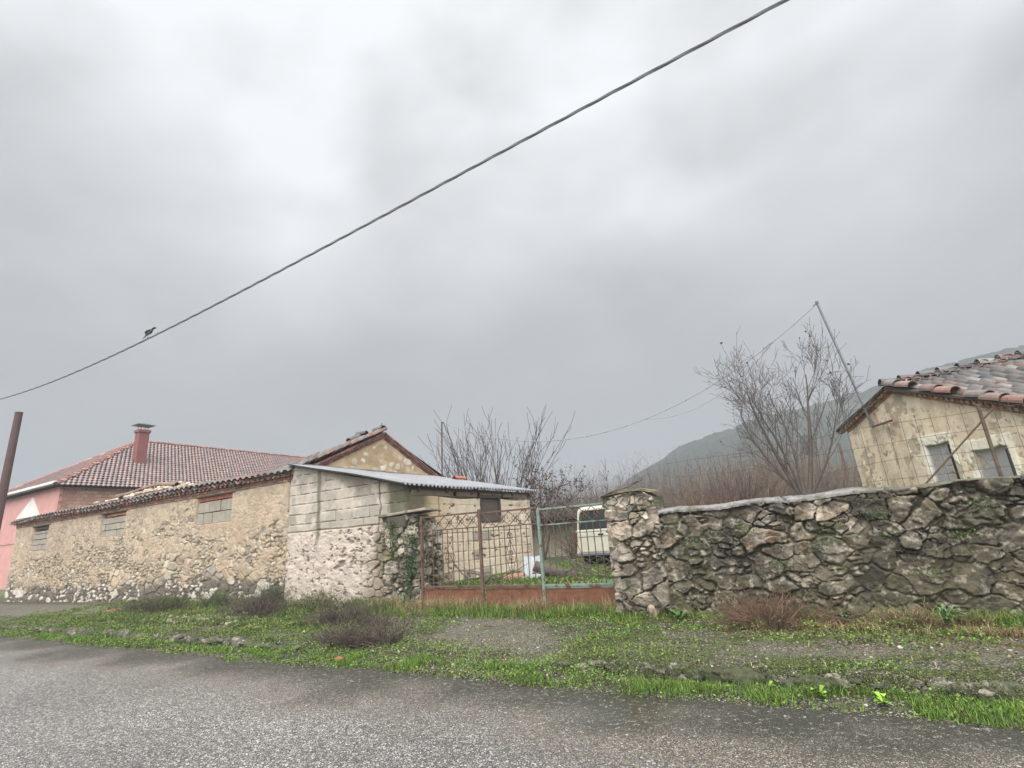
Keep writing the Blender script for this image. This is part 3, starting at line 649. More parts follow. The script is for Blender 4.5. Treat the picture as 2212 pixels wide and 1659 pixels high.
# ================================================================ shed with corrugated roof
sh = empty('block_shed', (-11, 9.7, .1), 'whitewashed block shed with a corrugated sheet roof beside the farmhouse gable', 'shed')
SX0, SX1 = -13.13, -8.83
def rz(x): return 3.98+(2.98-3.98)*(np.asarray(x, float)-SX0)/(SX1-SX0)
def shed_fn(u, z):
    x = SX0+u
    n = fbm(x*3, z*3, 0, 3); n2 = fbm(x*8, z*8, 0, 4); n3 = fbm(x*22, z*22, 0, 8)
    e, idd, fu_, fv_ = bricks(x+.02*(n2-.5), z-.1+.03*(n2-.5), .62, .272, 31); vj = (.31-np.abs(fu_)) < (.136-np.abs(fv_)); e = np.where(vj, e+.012*ss(.35, .55, n), e+.01*ss(.5, .65, n2))
    up = ss(2.04, 2.1, z+.05*(n-.5))
    d_b = -.022*(1-ss(.004, .02, e+.012*(n2-.5)))+.008*(idd-.5)+.004*(n3-.5)
    c_b = np.zeros(u.shape+(3,))+np.array(S(166, 158, 144)); c_b = c_b*(.9+.16*idd[..., None]); c_b = mixc(c_b, S(190, 178, 162), ss(.45, .65, n)); c_b = mixc(c_b, S(96, 88, 76), (1-ss(.0, .014, e+.02*(n2-.5)))*.75)
    e1, i1, _, _ = cells(x+.1*(n-.5), z+.1*(n2-.5), .26, .2, 41)
    pits = ss(.65, .70, fbm(x*9, z*13, 0, 61, 5)+.25*(fbm(x*1.4, z*1.4, 0, 62)-.5)); n4 = fbm(x*5+1.5*n, z*7, 0, 66, 5)
    d_s = .03+.05*(n-.5)+.055*(n4-.5)-.03*pits+.016*(n3-.5)
    c_s = np.zeros(u.shape+(3,))+np.array(S(194, 178, 164)); c_s = mixc(c_s, S(186, 170, 154), ss(.4, .62, n2)*.8); c_s = mixc(c_s, S(120, 106, 94), pits*.7)
    d = lerp(d_s, d_b, up); c = c_s*(1-up[..., None])+c_b*up[..., None]
    gap = ss(.035, .0, np.abs(z-2.06+.04*(n-.5))); d = d-.04*gap; c = mixc(c, S(104, 92, 78), gap*.8)
    st = ss(.12, .03, np.abs(x+11.9+.1*(n-.5)))*ss(1.3, 2.0, z); c = mixc(c, S(88, 88, 64), st*.75)   # moss streak under the roof corner
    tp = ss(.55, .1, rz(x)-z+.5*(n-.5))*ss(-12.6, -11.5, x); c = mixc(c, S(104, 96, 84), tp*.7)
    cr = ss(.03, .008, np.abs(x+9.62+.12*(fbm(z*4, z*0, 0, 9)-.5)))*(z > 1.9); d = d-.05*cr; c = mixc(c, S(80, 70, 60), cr)
    ms = ss(-9.42, -9.22, x+.15*(n-.5)); c = mixc(c, S(78, 76, 54), ms*.85)
    # stones break out at the ragged right hand edge
    se = ss(-10.2, -9.55, x+.7*(n-.5)+(z-1)*-.25)*(1-up); e2, i2, _, _ = cells(x, z, .3, .2, 47); sf = ss(0, .04, e2)
    cs = rnd_pal(i2, [S(150, 134, 112), S(170, 154, 134), S(132, 118, 100), S(120, 112, 98)])*sf[..., None]+np.array(S(84, 74, 62))*(1-sf[..., None])
    d = lerp(d, -.05*(1-sf)+.05*(i2-.5)+.02, se); c = c*(1-se[..., None])+cs*se[..., None]
    return d, c
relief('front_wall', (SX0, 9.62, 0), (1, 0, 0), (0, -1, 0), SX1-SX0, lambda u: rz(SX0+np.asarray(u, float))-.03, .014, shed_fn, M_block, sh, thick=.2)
WY0, WY1 = 9.83, 15.75
def side_top(u): u = np.asarray(u, float); return 2.78-.1*ss(0, 1, u)+.03*np.sin(u*2.2)
def side_fn(u, z):
    y = WY0+u; n = fbm(y*2, z*2, 0, 3); n2 = fbm(y*8, z*8, 0, 4)
    e, idd, _, _ = bricks(y+.02*(n2-.5), z+.02*(n2-.5), .46, .25, 71)
    jo = 1-ss(.002, .016, e+.02*(n-.45)); lowr = ss(2.1, 1.7, z)
    d = -.03*jo*(.35+.65*lowr)+.01*(idd-.5)*lowr+.008*(n2-.5)
    c = np.zeros(u.shape+(3,))+np.array(S(224, 206, 182)); c = c*(.93+.1*idd[..., None]); c = mixc(c, S(216, 194, 164), ss(.42, .62, n)*.6)
    c = mixc(c, S(110, 84, 66), jo*(.25+.75*lowr)*ss(.34, .5, fbm(y*1.5, z*1.5, 0, 74))*.9)
    gr = (idd > .80)*lowr*(y < 14); c = mixc(c, S(150, 140, 130), gr*.8)
    c = mixc(c, S(186, 156, 104), ss(11.9, 10.6, y+.6*(n-.5))*.6)
    ms = ss(10.75, 10.35, y+.3*(n-.5)); c = mixc(c, S(82, 80, 60), ms*.85)
    pits = ss(.70, .74, fbm(y*5, z*12, 0, 77)); c = mixc(c, S(120, 88, 66), pits); d = d-.01*pits
    ck = ss(.03, .006, np.abs(y-11.0+.08*(fbm(z*5, z*0, 0, 9)-.5)))*(z > 2.2); d = d-.03*ck; c = mixc(c, S(70, 60, 50), ck)
    w = ((y > 12.9)*(y < 14.0)*(z > 2.0)*(z < 3)); d = np.where(w, -.1, d)
    return d, c
relief('side_wall', (SX1, WY0, 0), (0, 1, 0), (1, 0, 0), WY1-WY0, side_top, .02, side_fn, M_white, sh, thick=.15)
m = MB(); m.box((SX0, 15.85, 0), (SX1-.05, 16, 2.7), S(200, 190, 170)); m.box((SX0, 15.84, 2.7), (-11, 16, 3.3), S(200, 190, 170)); m.build('rear_wall', M_white, sh)
# window in the side wall
m = MB(); m.box((SX1-.09, 12.9, 2.0), (SX1+.02, 14.0, 2.045)); m.box((SX1-.09, 12.9, 2.045), (SX1+.02, 12.95, 2.71)); m.box((SX1-.09, 13.93, 2.045), (SX1+.025, 14.0, 2.71)); m.box((SX1-.09, 12.86, 2.71), (SX1+.03, 14.04, 2.77))
wf = m.build('window', M_wood, sh, usecol=False)
m = MB(); m.box((SX1-.085, 12.95, 2.045), (SX1-.05, 13.93, 2.71)); m.build('board', mat('brown_board', S(96, 84, 78), n_scale=5, n_amt=.25, bump=.1), wf, usecol=False)
# timbers between wall head and roof
m = MB()
for y in np.arange(10.1, 15.9, 1.15): m.box((SX0+.3, y, 2.80), (SX1+.05, y+.09, 2.90), rot=(Matrix.Rotation(0, 3, 'Y'), (SX0, y, 3.9)))
m.box((SX1-.12, 9.85, 2.84), (SX1-.0, 15.9, 2.93))
m.build('beam', M_wood, sh, usecol=False)
m = MB()
for y0, y1, z0, h_ in ((9.9, 11.6, 2.71, .13), (11.75, 12.75, 2.72, .12), (12.9, 14.1, 2.78, .06), (14.2, 15.7, 2.74, .12)): m.box((SX1-.03, y0, z0), (SX1+.012, y1, z0+h_), bev=.005)
m.build('board_strip', mat('pale_board', S(122, 106, 88), n_scale=6, n_amt=.4, bump=.3), sh, usecol=False)
# corrugated sheet
ny_ = 640; yy = np.linspace(9.42, 16.35, ny_); xx = np.linspace(SX0+.02, SX1+.16, 9); V = []; 
for side in (0, 1):
    for a_, x in enumerate(xx):
        z = rz(x)+.02+.028*np.sin(2*math.pi*yy/.165)-.02*math.sin(a_*.9)*.5+.012*np.sin(yy*1.3+a_*.4)-(.006 if side else 0)
        z = z+.05*ss(13, 16.4, yy)*(a_/8)
        V += [(x+.015*math.sin(y_*5.), y_, z_) for y_, z_ in zip(yy, z)]
n_ = len(xx)*ny_; i = (np.arange(len(xx)-1)[:, None]*ny_+np.arange(ny_-1)[None]).ravel(); F = np.stack([i, i+ny_, i+ny_+1, i+1], 1)
e1 = np.arange(ny_-1); rim = np.concatenate([np.stack([q*ny_+e1, q*ny_+e1+1, n_+q*ny_+e1+1, n_+q*ny_+e1], 1) for q in (0, len(xx)-1)])
mkobj('corrugated_roof', np.array(V), np.concatenate([F, F[:, ::-1]+n_, rim]), M_tin, sh)
m = MB(); m.box((SX0-.02, 9.45, 3.985), (SX0+.12, 16.3, 4.02), bev=.004); m.build('flashing', M_cap, sh, usecol=False)
barrel('loose_tile', (-11.4, 15.4, float(rz(-11.4))+.10), (.3, 1, 0), 'orange clay tile lying on the corrugated shed roof', S(176, 98, 72), .13, .25)

# ================================================================ left gate pillar
P_pil = [S(128, 118, 100), S(150, 136, 118), S(112, 104, 88), S(142, 118, 90), S(96, 90, 78), S(168, 156, 140)]
def stone_fn(seed, su, sv, pal, mort, depth=.07, moss=.0, topdark=None, warp=.16, small=.45):
    def fn(u, z):
        wu = u+warp*(fbm(u*2.6, z*2.6, 0, seed)-.5)+.04*(fbm(u*12, z*12, 0, seed+1)-.5); wz = z+warp*(fbm(u*2.6, z*2.6, 5, seed+2)-.5)+.04*(fbm(u*12, z*12, 3, seed+3)-.5)
        e1, i1, a1, b1 = cells(wu, wz, su, sv, seed+10, p=2.3, wvar=.42); e2, i2, a2, b2 = cells(wu, wz, su*.42, sv*.42, seed+20, p=2.3)
        sm = fbm(u*1.6, z*1.6, 0, seed+5) < small
        big = ~((i1 < .22) | sm & (i1 < .5)); e3, i3, a3, b3 = cells(wu+3, wz, su*.55, sv*.5, seed+30, p=2)
        e = np.where(big, e1, np.minimum(e2, e1+.0)); idd = np.where(big, i1, i2); a = np.where(big, a1, a2); b = np.where(big, b1, b2)
        fr = fbm(u*9, z*9, 0, seed+6, 5); ff = fbm(u*30, z*30, 0, seed+7, 3); jw = fbm(u*3.1, z*3.1, 2, seed+4, 4)
        sf = ss(.0, .008+.05*ss(.35, .6, jw), e+.02*(ff-.5)); fill = ss(.46, .6, fbm(u*2.1, z*2.1, 6, seed+4, 4))
        tilt = ((idd*31) % 1-.5)*a*.5+((idd*57) % 1-.5)*b*.6
        facet = ((i3*13) % 1-.5)*a3*.35+((i3*29) % 1-.5)*b3*.45
        d = -depth*(1-sf)*(1-.45*fill)+.07*(idd-.5)+(tilt+facet)*sf+.04*(fr-.5)+.018*(ff-.5)
        c = rnd_pal(idd, pal)*(.45+1.1*fr[..., None])
        pale = ss(.5, .62, fbm(u*5, z*5, 0, seed+41, 5))*sf; c = mixc(c, S(200, 188, 170), pale*(.3 if topdark else .5)); c = mixc(c, S(196, 186, 170), ss(.02, .0, np.abs(e3-.004))*sf*.25)
        mo_ = np.array(mort)*(1-fill[..., None])+np.array(S(104, 98, 82))*fill[..., None]; c = c*sf[..., None]+mo_*(1-sf[..., None])*(.6+.8*fr[..., None])
        m_ = ss(.55, .68, fbm(u*3.2, z*3.2, 0, seed+8, 5)+moss*(1-sf)*.5+moss*.08*ss(1.2, 0, z)); c = mixc(c, S(74, 80, 44), m_*.6*min(1, moss+.4))
        if topdark: dk = ss(.42, .6, fbm(u*1.3, z*1.5, 0, seed+9, 5)); c = mixc(c, topdark, dk*.75)
        return d, c
    return fn
gp = empty('gate_pillar', (-8.9, 9.9, .1), 'mossy rubble stone pillar with ivy at the left end of the rusty gate', 'pillar', 'stone pillars at the ends of the gate')
pf = stone_fn(300, .38, .3, P_pil, S(82, 74, 62), .07, .8)
relief('stone_face', (-9.42, 9.5, 0), (1, 0, 0), (0, -1, 0), 1.08, lambda u: 2.22+.03*np.sin(np.asarray(u, float)*9), .012, pf, M_stone, gp, thick=.12)
relief('stone_return', (-8.36, 9.53, 0), (0, 1, 0), (1, 0, 0), .95, lambda u: 2.2-.35*ss(.35, .9, np.asarray(u, float)), .014, stone_fn(340, .3, .2, P_pil+[S(196, 184, 168)], S(78, 70, 60), .08, .5), M_stone, gp, thick=.3)
m = MB(); m.box((-9.36, 9.56, 0), (-8.45, 10.35, 2.15), S(110, 100, 86)); m.build('core', M_stone, gp)
m = MB(); m.box((-9.5, 9.42, 2.23), (-8.0, 10.0, 2.30), S(140, 128, 110), bev=.02, jit=.008, rot=(Matrix.Rotation(math.radians(-2.5), 3, 'Y'), (-8.8, 9.7, 2.26))); m.build('cap_slab', M_stone, gp)
m = MB(); m.box((-9.2, 9.44, 1.93), (-8.62, 9.6, 2.2), S(82, 76, 64), bev=.02, jit=.006); m.build('stone_block', M_block, gp)

# ================================================================ right stone wall, its end pillar
P_wall = [S(112, 96, 80), S(96, 86, 72), S(126, 110, 92), S(84, 76, 68), S(110, 90, 70), S(120, 104, 88), S(76, 70, 62), S(144, 126, 106)]
MC_ = mat('stained_coping', attr=True, n_scale=6, n_amt=.3, bump=.5, b_scale=50, rough=.45, spec=.4)
rw = empty('stone_wall', (0, 9.1, .1), 'long dark rubble stone wall topped with a smooth cement coping, right of the gate', 'stone wall')
WX0, WX1 = -2.56, 3.9
def wtop(u): u = np.asarray(u, float); return 1.76+.022*u+.012*np.sin(u*5)+.02*(fbm(u*2.5, 0*u, 0, 88)-.5)
_wf = stone_fn(400, .36, .25, P_wall, S(58, 54, 42), .10, .8, topdark=S(76, 70, 58), small=.46)
def wall_fn(u, z):
    d, c = _wf(u, z); n = fbm(u*1.5, z*2, 0, 450, 5); n2 = fbm(u*14, z*14, 0, 452, 4)
    k = ss(1.0, .35, z+1.5*(n-.5)-.05*u)*.75; c = c*(1-k[..., None])+(np.array(S(86, 80, 58))*(.5+1.*n2[..., None]))*k[..., None]; d = d*(1-.55*k)+.02*k*n2
    wm = ss(.55, .7, fbm(u*2.2, z*3.5, 0, 455, 5)); c = mixc(c, S(62, 56, 46), wm*.5)
    w2 = ss(.62, .68, fbm(u*16, z*16, 0, 456, 4)); c = mixc(c, S(178, 168, 150), w2*.45)
    return d, c
relief('stone_face', (WX0, 8.93, 0), (1, 0, 0), (0, -1, 0), WX1-WX0, wtop, .0105, wall_fn, M_stone, rw, thick=.2)
m = MB(); m.box((WX0+.02, 9.02, 0), (WX1, 9.4, 1.72), S(110, 100, 86)); m.build('rear_face', M_stone, rw)
cu = np.linspace(0, WX1-WX0, 90); m = MB(); V = []
cuu = np.linspace(0, WX1-WX0, 620)[:, None]; tt_ = np.linspace(0, 1, 12)[None]; uu_ = cuu+0*tt_; t_ = tt_+0*cuu
nz1 = fbm(uu_*3, t_*2, 0, 800, 4)-.5; nz2 = fbm(uu_*16, t_*6, 0, 801, 4)-.5; tk_ = 1-.75*ss(2.9, 4.0, uu_+nz1); jt = ss(.03, .008, np.abs((uu_+.25*nz1) % 1.35-.6))
yy_ = 8.895+.05*nz1*(1-t_)+.03*nz2*(1-t_)+np.clip(t_-.25, 0, 1)/.75*.55+.02*jt; zz_ = wtop(uu_)+np.where(t_ < .25, -.025+.06*(t_/.25)*tk_, .035*tk_+.035*np.sin(np.clip(t_-.25, 0, 1)/.75*2.6)*tk_)+.02*nz2+.018*nz1-.03*jt
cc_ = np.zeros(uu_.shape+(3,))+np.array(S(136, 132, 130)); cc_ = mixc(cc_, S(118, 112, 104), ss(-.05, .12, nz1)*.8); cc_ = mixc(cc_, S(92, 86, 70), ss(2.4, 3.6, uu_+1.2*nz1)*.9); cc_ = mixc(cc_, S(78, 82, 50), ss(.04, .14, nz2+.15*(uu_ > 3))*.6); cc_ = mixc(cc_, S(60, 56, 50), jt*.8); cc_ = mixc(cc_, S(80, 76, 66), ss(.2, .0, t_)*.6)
i = (np.arange(619)[:, None]*12+np.arange(11)[None]).ravel()
for u in cu:
    z = float(wtop(u))+.006; tk = 1-.7*float(ss(3.2, 4.2, u)); f_ = .03*math.sin(u*7)+.02*math.sin(u*17); V += [(WX0+u, 8.90+f_*.6, z-.03), (WX0+u, 8.91+f_*.6, z+(.03+.01*math.sin(u*11)+.012*math.sin(u*29))*tk), (WX0+u, 9.15, z+.065*tk), (WX0+u, 9.44, z+.05*tk), (WX0+u, 9.44, z-.03)]
m.add(V, [[i*5+k, i*5+(k+1) % 5, (i+1)*5+(k+1) % 5, (i+1)*5+k] for i in range(89) for k in range(5)]+[[0, 1, 2, 3, 4], [445+4-k for k in range(5)]])
mkobj('coping', np.stack([WX0+uu_, yy_, zz_], -1).reshape(-1, 3), np.stack([i, i+12, i+13, i+1], 1), MC_, rw, cc_.reshape(-1, 3))
rp_ = empty('gate_pillar', (-3, 9.1, .1), 'pale rubble stone pillar with a mortared block on top, at the right end of the gate', 'pillar', 'stone pillars at the ends of the gate')
P_p2 = [S(164, 146, 128), S(146, 132, 116), S(178, 162, 144), S(124, 114, 100), S(136, 122, 104)]
relief('stone_face', (-3.42, 8.86, 0), (1, 0, 0), (0, -1, 0), .92, lambda u: 1.84+.03*np.sin(np.asarray(u, float)*8), .0105, stone_fn(500, .42, .27, P_p2, S(92, 82, 68), .075, .35, topdark=S(96, 88, 76), small=.5), M_stone, rp_, thick=.15)
relief('stone_return', (-3.40, 9.45, 0), (0, -1, 0), (-1, 0, 0), .57, lambda u: 1.84+0*np.asarray(u, float), .014, stone_fn(520, .3, .22, P_p2, S(92, 82, 68), .06, .3), M_stone, rp_, thick=.12)
m = MB(); m.box((-3.36, 8.95, 0), (-2.52, 9.44, 1.78), S(120, 108, 92)); m.build('core', M_stone, rp_)
relief('top_block', (-3.46, 8.9, 1.84), (1, 0, 0), (0, -1, 0), .93, lambda u: .27+.04*ss(0, .5, np.asarray(u, float))-.10*ss(.72, .93, np.asarray(u, float)), .011,
       stone_fn(540, .34, .3, [S(128, 120, 108), S(112, 106, 96), S(146, 132, 116)], S(92, 86, 76), .03, .5), M_stone, rp_, thick=.5)
m = MB(); V = []
for a_, x in enumerate(np.linspace(-3.5, -2.5, 14)):
    t = a_/13; z = 2.12+.06*math.sin(t*2.6)-.07*max(0, t-.75)*4*.5; V += [(x, 8.87+.01*math.sin(a_*2), z-.01), (x, 8.87, z+.02), (x, 9.15, z+.04), (x, 9.42, z+.02), (x, 9.42, z-.01)]
m.add(V, [[i*5+k, i*5+(k+1) % 5, (i+1)*5+(k+1) % 5, (i+1)*5+k] for i in range(13) for k in range(5)]+[[0, 1, 2, 3, 4], [69-k for k in range(5)]], S(128, 118, 92))
m.build('mortar_cap', M_stone, rp_)
m = MB(); m.tube([(-3.46, 8.85, 2.13), (-3.15, 8.86, 2.22), (-2.9, 8.88, 2.26), (-2.73, 9.0, 2.36), (-2.72, 9.02, 2.40)], .013, 6); m.tube([(-3.3, 8.84, 2.18), (-3.0, 8.86, 2.24), (-2.78, 8.92, 2.34)], .009, 5)
tag(m.build('bent_iron_rod', M_rustbar, usecol=False), 'thin bent iron rod sticking up from the right gate pillar', 'rod')
# ================================================================ the gate: three framed wrought iron panels
def quatrefoil(m, cx, cz, y, r=.042, t=.008):
    for q in range(4):
        a0 = q*math.pi/2; ox, oz = cx+r*1.15*math.cos(a0), cz+r*1.15*math.sin(a0)
        m.tube([(ox+r*.8*math.cos(a), y, oz+r*.8*math.sin(a)) for a in np.linspace(0, 2*math.pi, 13)], t, 5, cap=False)
    m.box((cx-.014, y-.012, cz-.014), (cx+.014, y+.012, cz+.014))
def scroll(m, cx, cz, y, s=1, up=1, r=.055, t=.008):
    a = np.linspace(-math.pi*.5, math.pi*.95, 12)
    m.tube([(cx+s*(r*.25+r*(1-.03*k)*(1+math.sin(q))*.5), y, cz+up*r*math.cos(q)*.9) for k, q in enumerate(a)], t, 5)
def gate(x0, w, y, ang, label, frame_m, bar_m, panel_m, zt, lean=0, nb=10, nx_=5, posts=(1, 1), lastpost=M_green):
    t = empty('gate_leaf', (x0, y, .12), label, 'gate', 'iron gate panels between the pillars')
    ca, sa = math.cos(ang), math.sin(ang)
    def place(o):
        me = o.data; v = np.empty(len(me.vertices)*3, np.float32); me.vertices.foreach_get('co', v); v = v.reshape(-1, 3)
        h = v[:, 2].copy(); X = v[:, 0]*ca-v[:, 1]*sa; Y = v[:, 0]*sa+v[:, 1]*ca+h*lean
        v[:, 0] = X; v[:, 1] = Y; me.vertices.foreach_set('co', v.ravel()); me.update()
    def fin(m, name, mt, par=t):
        m.v = [q+np.array([x0, y, 0]) for q in m.v]; o = m.build(name, mt, par, usecol=False); place(o); return o
    zb, zi = .62, zt-.32
    if posts[0]: m = MB(); m.box((-.03, -.03, .05), (.03, .03, zt+.02), bev=.005); fin(m, 'post', frame_m)
    if posts[1]: m = MB(); m.box((w-.03, -.03, .05), (w+.03, .03, zt+.04), bev=.005); fin(m, 'post', lastpost)
    a, b = .033, w-.033
    for y_, z0_, z1_ in ((.018, zt-.035, zt), (.015, zi-.012, zi+.012), (.022, zb-.02, zb+.02), (.012, zb-.055, zb-.03), (.02, .14, .18)):
        m = MB(); m.box((a, -y_, z0_), (b, y_, z1_), bev=.003); fin(m, 'rail', frame_m)
    m = MB(); n = 14
    V = []; 
    for i in range(n+1):
        for k in range(6): V.append((a+(b-a)*i/n, .004*math.sin(i*1.9+k)+.0, .17+(zb-.20)*k/5))
    V2 = [(x_, y_+.012, z_) for x_, y_, z_ in V]; F = [[i*6+k, (i+1)*6+k, (i+1)*6+k+1, i*6+k+1] for i in range(n) for k in range(5)]
    m.add(V+V2, F+[[q+len(V) for q in f[::-1]] for f in F]); fin(m, 'sheet_panel', panel_m)
    for i in range(1, nb+1):
        x = a+(b-a)*i/(nb+1); m = MB(); k = random.gauss(0, .006); m.tube([(x, 0, zb+.018), (x+k, .003, (zb+zi)/2), (x, 0, zi-.01)], .0095, 6); fin(m, 'bar', bar_m)
    for i in range(nx_):
        xa = a+(b-a)*i/nx_; xb = a+(b-a)*(i+1)/nx_; m = MB()
        m.tube([(xa, .006, zi+.01), (xb, .006, zt-.034)], .009, 5); m.tube([(xa, -.007, zt-.034), (xb, -.007, zi+.01)], .009, 5); fin(m, 'cross_brace', bar_m)
        m = MB(); quatrefoil(m, (xa+xb)/2, (zi+zt-.024)/2, -.02); fin(m, 'quatrefoil', bar_m)
    cx = a+(b-a)*.5+(.0); x_ = (b-a)/(nb+1); zc = (zb+zi)/2
    m = MB(); 
    for s_ in (-1, 1): m.tube([(cx, -.012, zi-.26), (cx+s_*x_*.95, -.012, zc), (cx, -.012, zb+.16)], .007, 5)
    for s_ in (-1, 1):
        scroll(m, cx, zi-.2, -.012, s_, 1); scroll(m, cx, zc+.05, -.014, s_, 1, .045); scroll(m, cx, zc-.05, -.014, s_, -1, .045); scroll(m, cx, zb+.12, -.012, s_, -1)
    fin(m, 'scroll_ornament', bar_m)
    return t
gate(-8.05, 1.62, 9.36, math.radians(-1), 'leftmost brown rusted gate panel between the ivy pillar and the thick rusty post', M_rust, M_rustbar, M_rustpanel, 2.12, nb=10, nx_=5, lastpost=M_rust)
gate(-6.38, 1.40, 9.33, math.radians(-2), 'middle rusted gate panel between the thick rusty post and the green post', M_rust, M_rustbar, M_rustpanel, 2.09, nb=9, nx_=4, posts=(0, 0))
gate(-4.98, 1.43, 9.28, math.radians(1.5), 'rightmost gate panel with green painted post and rails beside the pale pillar', M_green, M_rustbar, M_rustpanel, 2.05, nb=9, nx_=5, posts=(1, 0))

# ---------------------------------------------------------------- wire fence on the right wall
wf_ = empty('wire_fence', (0, 9.42, 1.8), 'rusted wire mesh fence standing behind the coping of the right stone wall', 'fence')
m = MB(); xs_ = np.arange(-2.35, 3.6, .175)
ft = lambda x: 2.72+.05*x+.03*math.sin(x*1.7)
for x in xs_: k = random.gauss(0, .012); m.tube([(x, 9.46, 1.78+.022*(x+2.5)), (x+k, 9.47, 2.3), (x+k*.5, 9.46, ft(x)+random.uniform(.0, .14))], .0032, 3)
for hgt in (.0, .27, .54, .80): m.tube([(x, 9.462, ft(x)-hgt-.004*(x+1)+.012*math.sin(x*3+hgt*9)) for x in np.linspace(-2.4, 3.6, 50)], .0034, 3)
m.build('mesh', M_fence, wf_, usecol=False)
for x, zt in ((2.06, 2.9), (.31, 2.6)):
    m = MB(); m.box((x-.018, 9.47, 1.6), (x+.018, 9.506, zt), bev=.003); m.build('post', M_rustbar, wf_, usecol=False)
m = MB(); m.tube([(1.22, 9.50, 1.87), (2.2, 9.52, 2.80)], .014, 6); m.build('brace', M_rustbar, wf_, usecol=False)

# ================================================================ barn on the right
A_ = np.array([1.87, 16.22]); Ld = np.array([.87, 17.59]); Ed = np.array([3.41, 12.94])
wd = (Ed-Ld)/np.linalg.norm(Ed-Ld); wn = np.array([-(-wd[1]), -wd[0]]); wn = np.array([wd[1], -wd[0]])   # outward, facing the viewer's left
if np.dot(wn, -Ld) < 0: wn = -wn
BL = float(np.linalg.norm(Ed-Ld)); sA = 2.13
ba = empty('barn', (3.4, 16, .3), 'cream plastered stone barn with a heavy clay tile roof behind the right wall', 'barn')
ZL, ZA, ZE = 3.74, 4.34, 3.08
def btop(u): u = np.asarray(u, float); return np.where(u < sA, ZL+(ZA-ZL)*u/sA, ZA-(ZA-ZE)*(u-sA)/(BL-sA))
def su_(p): return float(np.dot(np.array(p)-Ld, wd))
BW = [(2.70, 3.40, 1.2, 2.88), (3.92, 4.75, 1.2, 2.58)]
def barn_fn(u, z):
    n = fbm(u*2, z*2, 0, 3, 5); n2 = fbm(u*7, z*7, 0, 4); st = fbm(u*4.5, z*.7, 0, 6, 5)
    c = np.zeros(u.shape+(3,))+np.array(S(228, 208, 178)); c = mixc(c, S(206, 182, 152), ss(.45, .65, st)*.6); c = mixc(c, S(230, 214, 188), ss(.52, .66, n)*.6)
    d = .03*(n-.5)+.012*(n2-.5); w = 0*u; fr = 0*u
    for a, b, z0, z1 in BW:
        zz = z1+.06*(n2-.5); w = np.maximum(w, (u > a)*(u < b)*(z < zz)); fr = np.maximum(fr, (u > a-.16)*(u < b+.14)*(z < zz+.22+.08*(n-.5)))
    c = mixc(c, S(238, 230, 210), fr*.95); d = d+.015*fr
    d = np.where(w > 0, -.06, d); c = mixc(c, S(150, 148, 150), w*.95)
    pl = ((u > .28)*(u < .36)+(u > .55)*(u < .60))*1.; d = d+.012*pl; c = mixc(c, S(222, 208, 172), pl*.6)
    ck = ss(.012, .003, np.abs(fbm(u*2.6, z*2.6, 0, 71, 5)-.5))*ss(.42, .55, n); c = mixc(c, S(110, 92, 76), ck*.8); d = d-.012*ck; fl = ss(.62, .66, fbm(u*3, z*3, 0, 79, 5)); d = d-.012*fl; c = mixc(c, S(176, 160, 138), fl*.8)
    return d, c
L3 = (Ld[0], Ld[1], 0); relief('gable_wall', L3, (wd[0], wd[1], 0), (wn[0], wn[1], 0), BL, btop, .02, barn_fn, M_barnw, ba, thick=.4)
ra = math.atan2(.479, .878)+math.radians(-15); rd = np.array([math.cos(ra), math.sin(ra)]); RLn = 7.5
def q3(s_, t, z, out=0.): p = Ld+wd*s_+rd*t+wn*out; return np.array([p[0], p[1], z])
m = MB()    # street side, far side and back walls
def wallq(p, q, z0, z1a, z1b, th=.3):
    p = np.array(p[:2]); q = np.array(q[:2]); dd = (q-p)/np.linalg.norm(q-p); nn = np.array([dd[1], -dd[0]])*th
    V = [(*p, z0), (*q, z0), (*q, z1b), (*p, z1a), (*(p-nn), z0), (*(q-nn), z0), (*(q-nn), z1b), (*(p-nn), z1a)]
    m.add(V, [[0, 1, 2, 3], [5, 4, 7, 6], [0, 4, 5, 1], [3, 2, 6, 7], [1, 5, 6, 2], [0, 3, 7, 4]], S(206, 186, 150))
wallq(q3(BL-.01, .42, 0), q3(BL-.01, RLn, 0), 0, ZE-.06, ZE-.06); wallq(q3(.01, RLn, 0), q3(.01, .42, 0), 0, ZL-.06, ZL-.06)
wallq(q3(BL, RLn, 0), q3(sA, RLn, 0), 0, ZE-.06, ZA-.05); wallq(q3(sA, RLn, 0), q3(0, RLn, 0), 0, ZA-.05, ZL-.06)
m.build('side_wall', M_barnw, ba)
for k, (a, b, z0, z1) in enumerate(BW):   # dark strip painting the shaded reveal at the right edge of the infill
    m = MB()
    p, q = Ld+wd*(b-.13)-wn*.045, Ld+wd*(b-.01)-wn*.045
    m.add([(*p, z0), (*q, z0), (*q, z1-.04), (*p, z1-.06), (*(p-wn*.03), z0), (*(q-wn*.03), z0), (*(q-wn*.03), z1-.04), (*(p-wn*.03), z1-.06)], [[0, 1, 2, 3], [5, 4, 7, 6], [3, 2, 6, 7], [1, 5, 6, 2], [0, 3, 7, 4]])
    o = m.build('reveal_shade_strip', M_dark, ba, usecol=False)
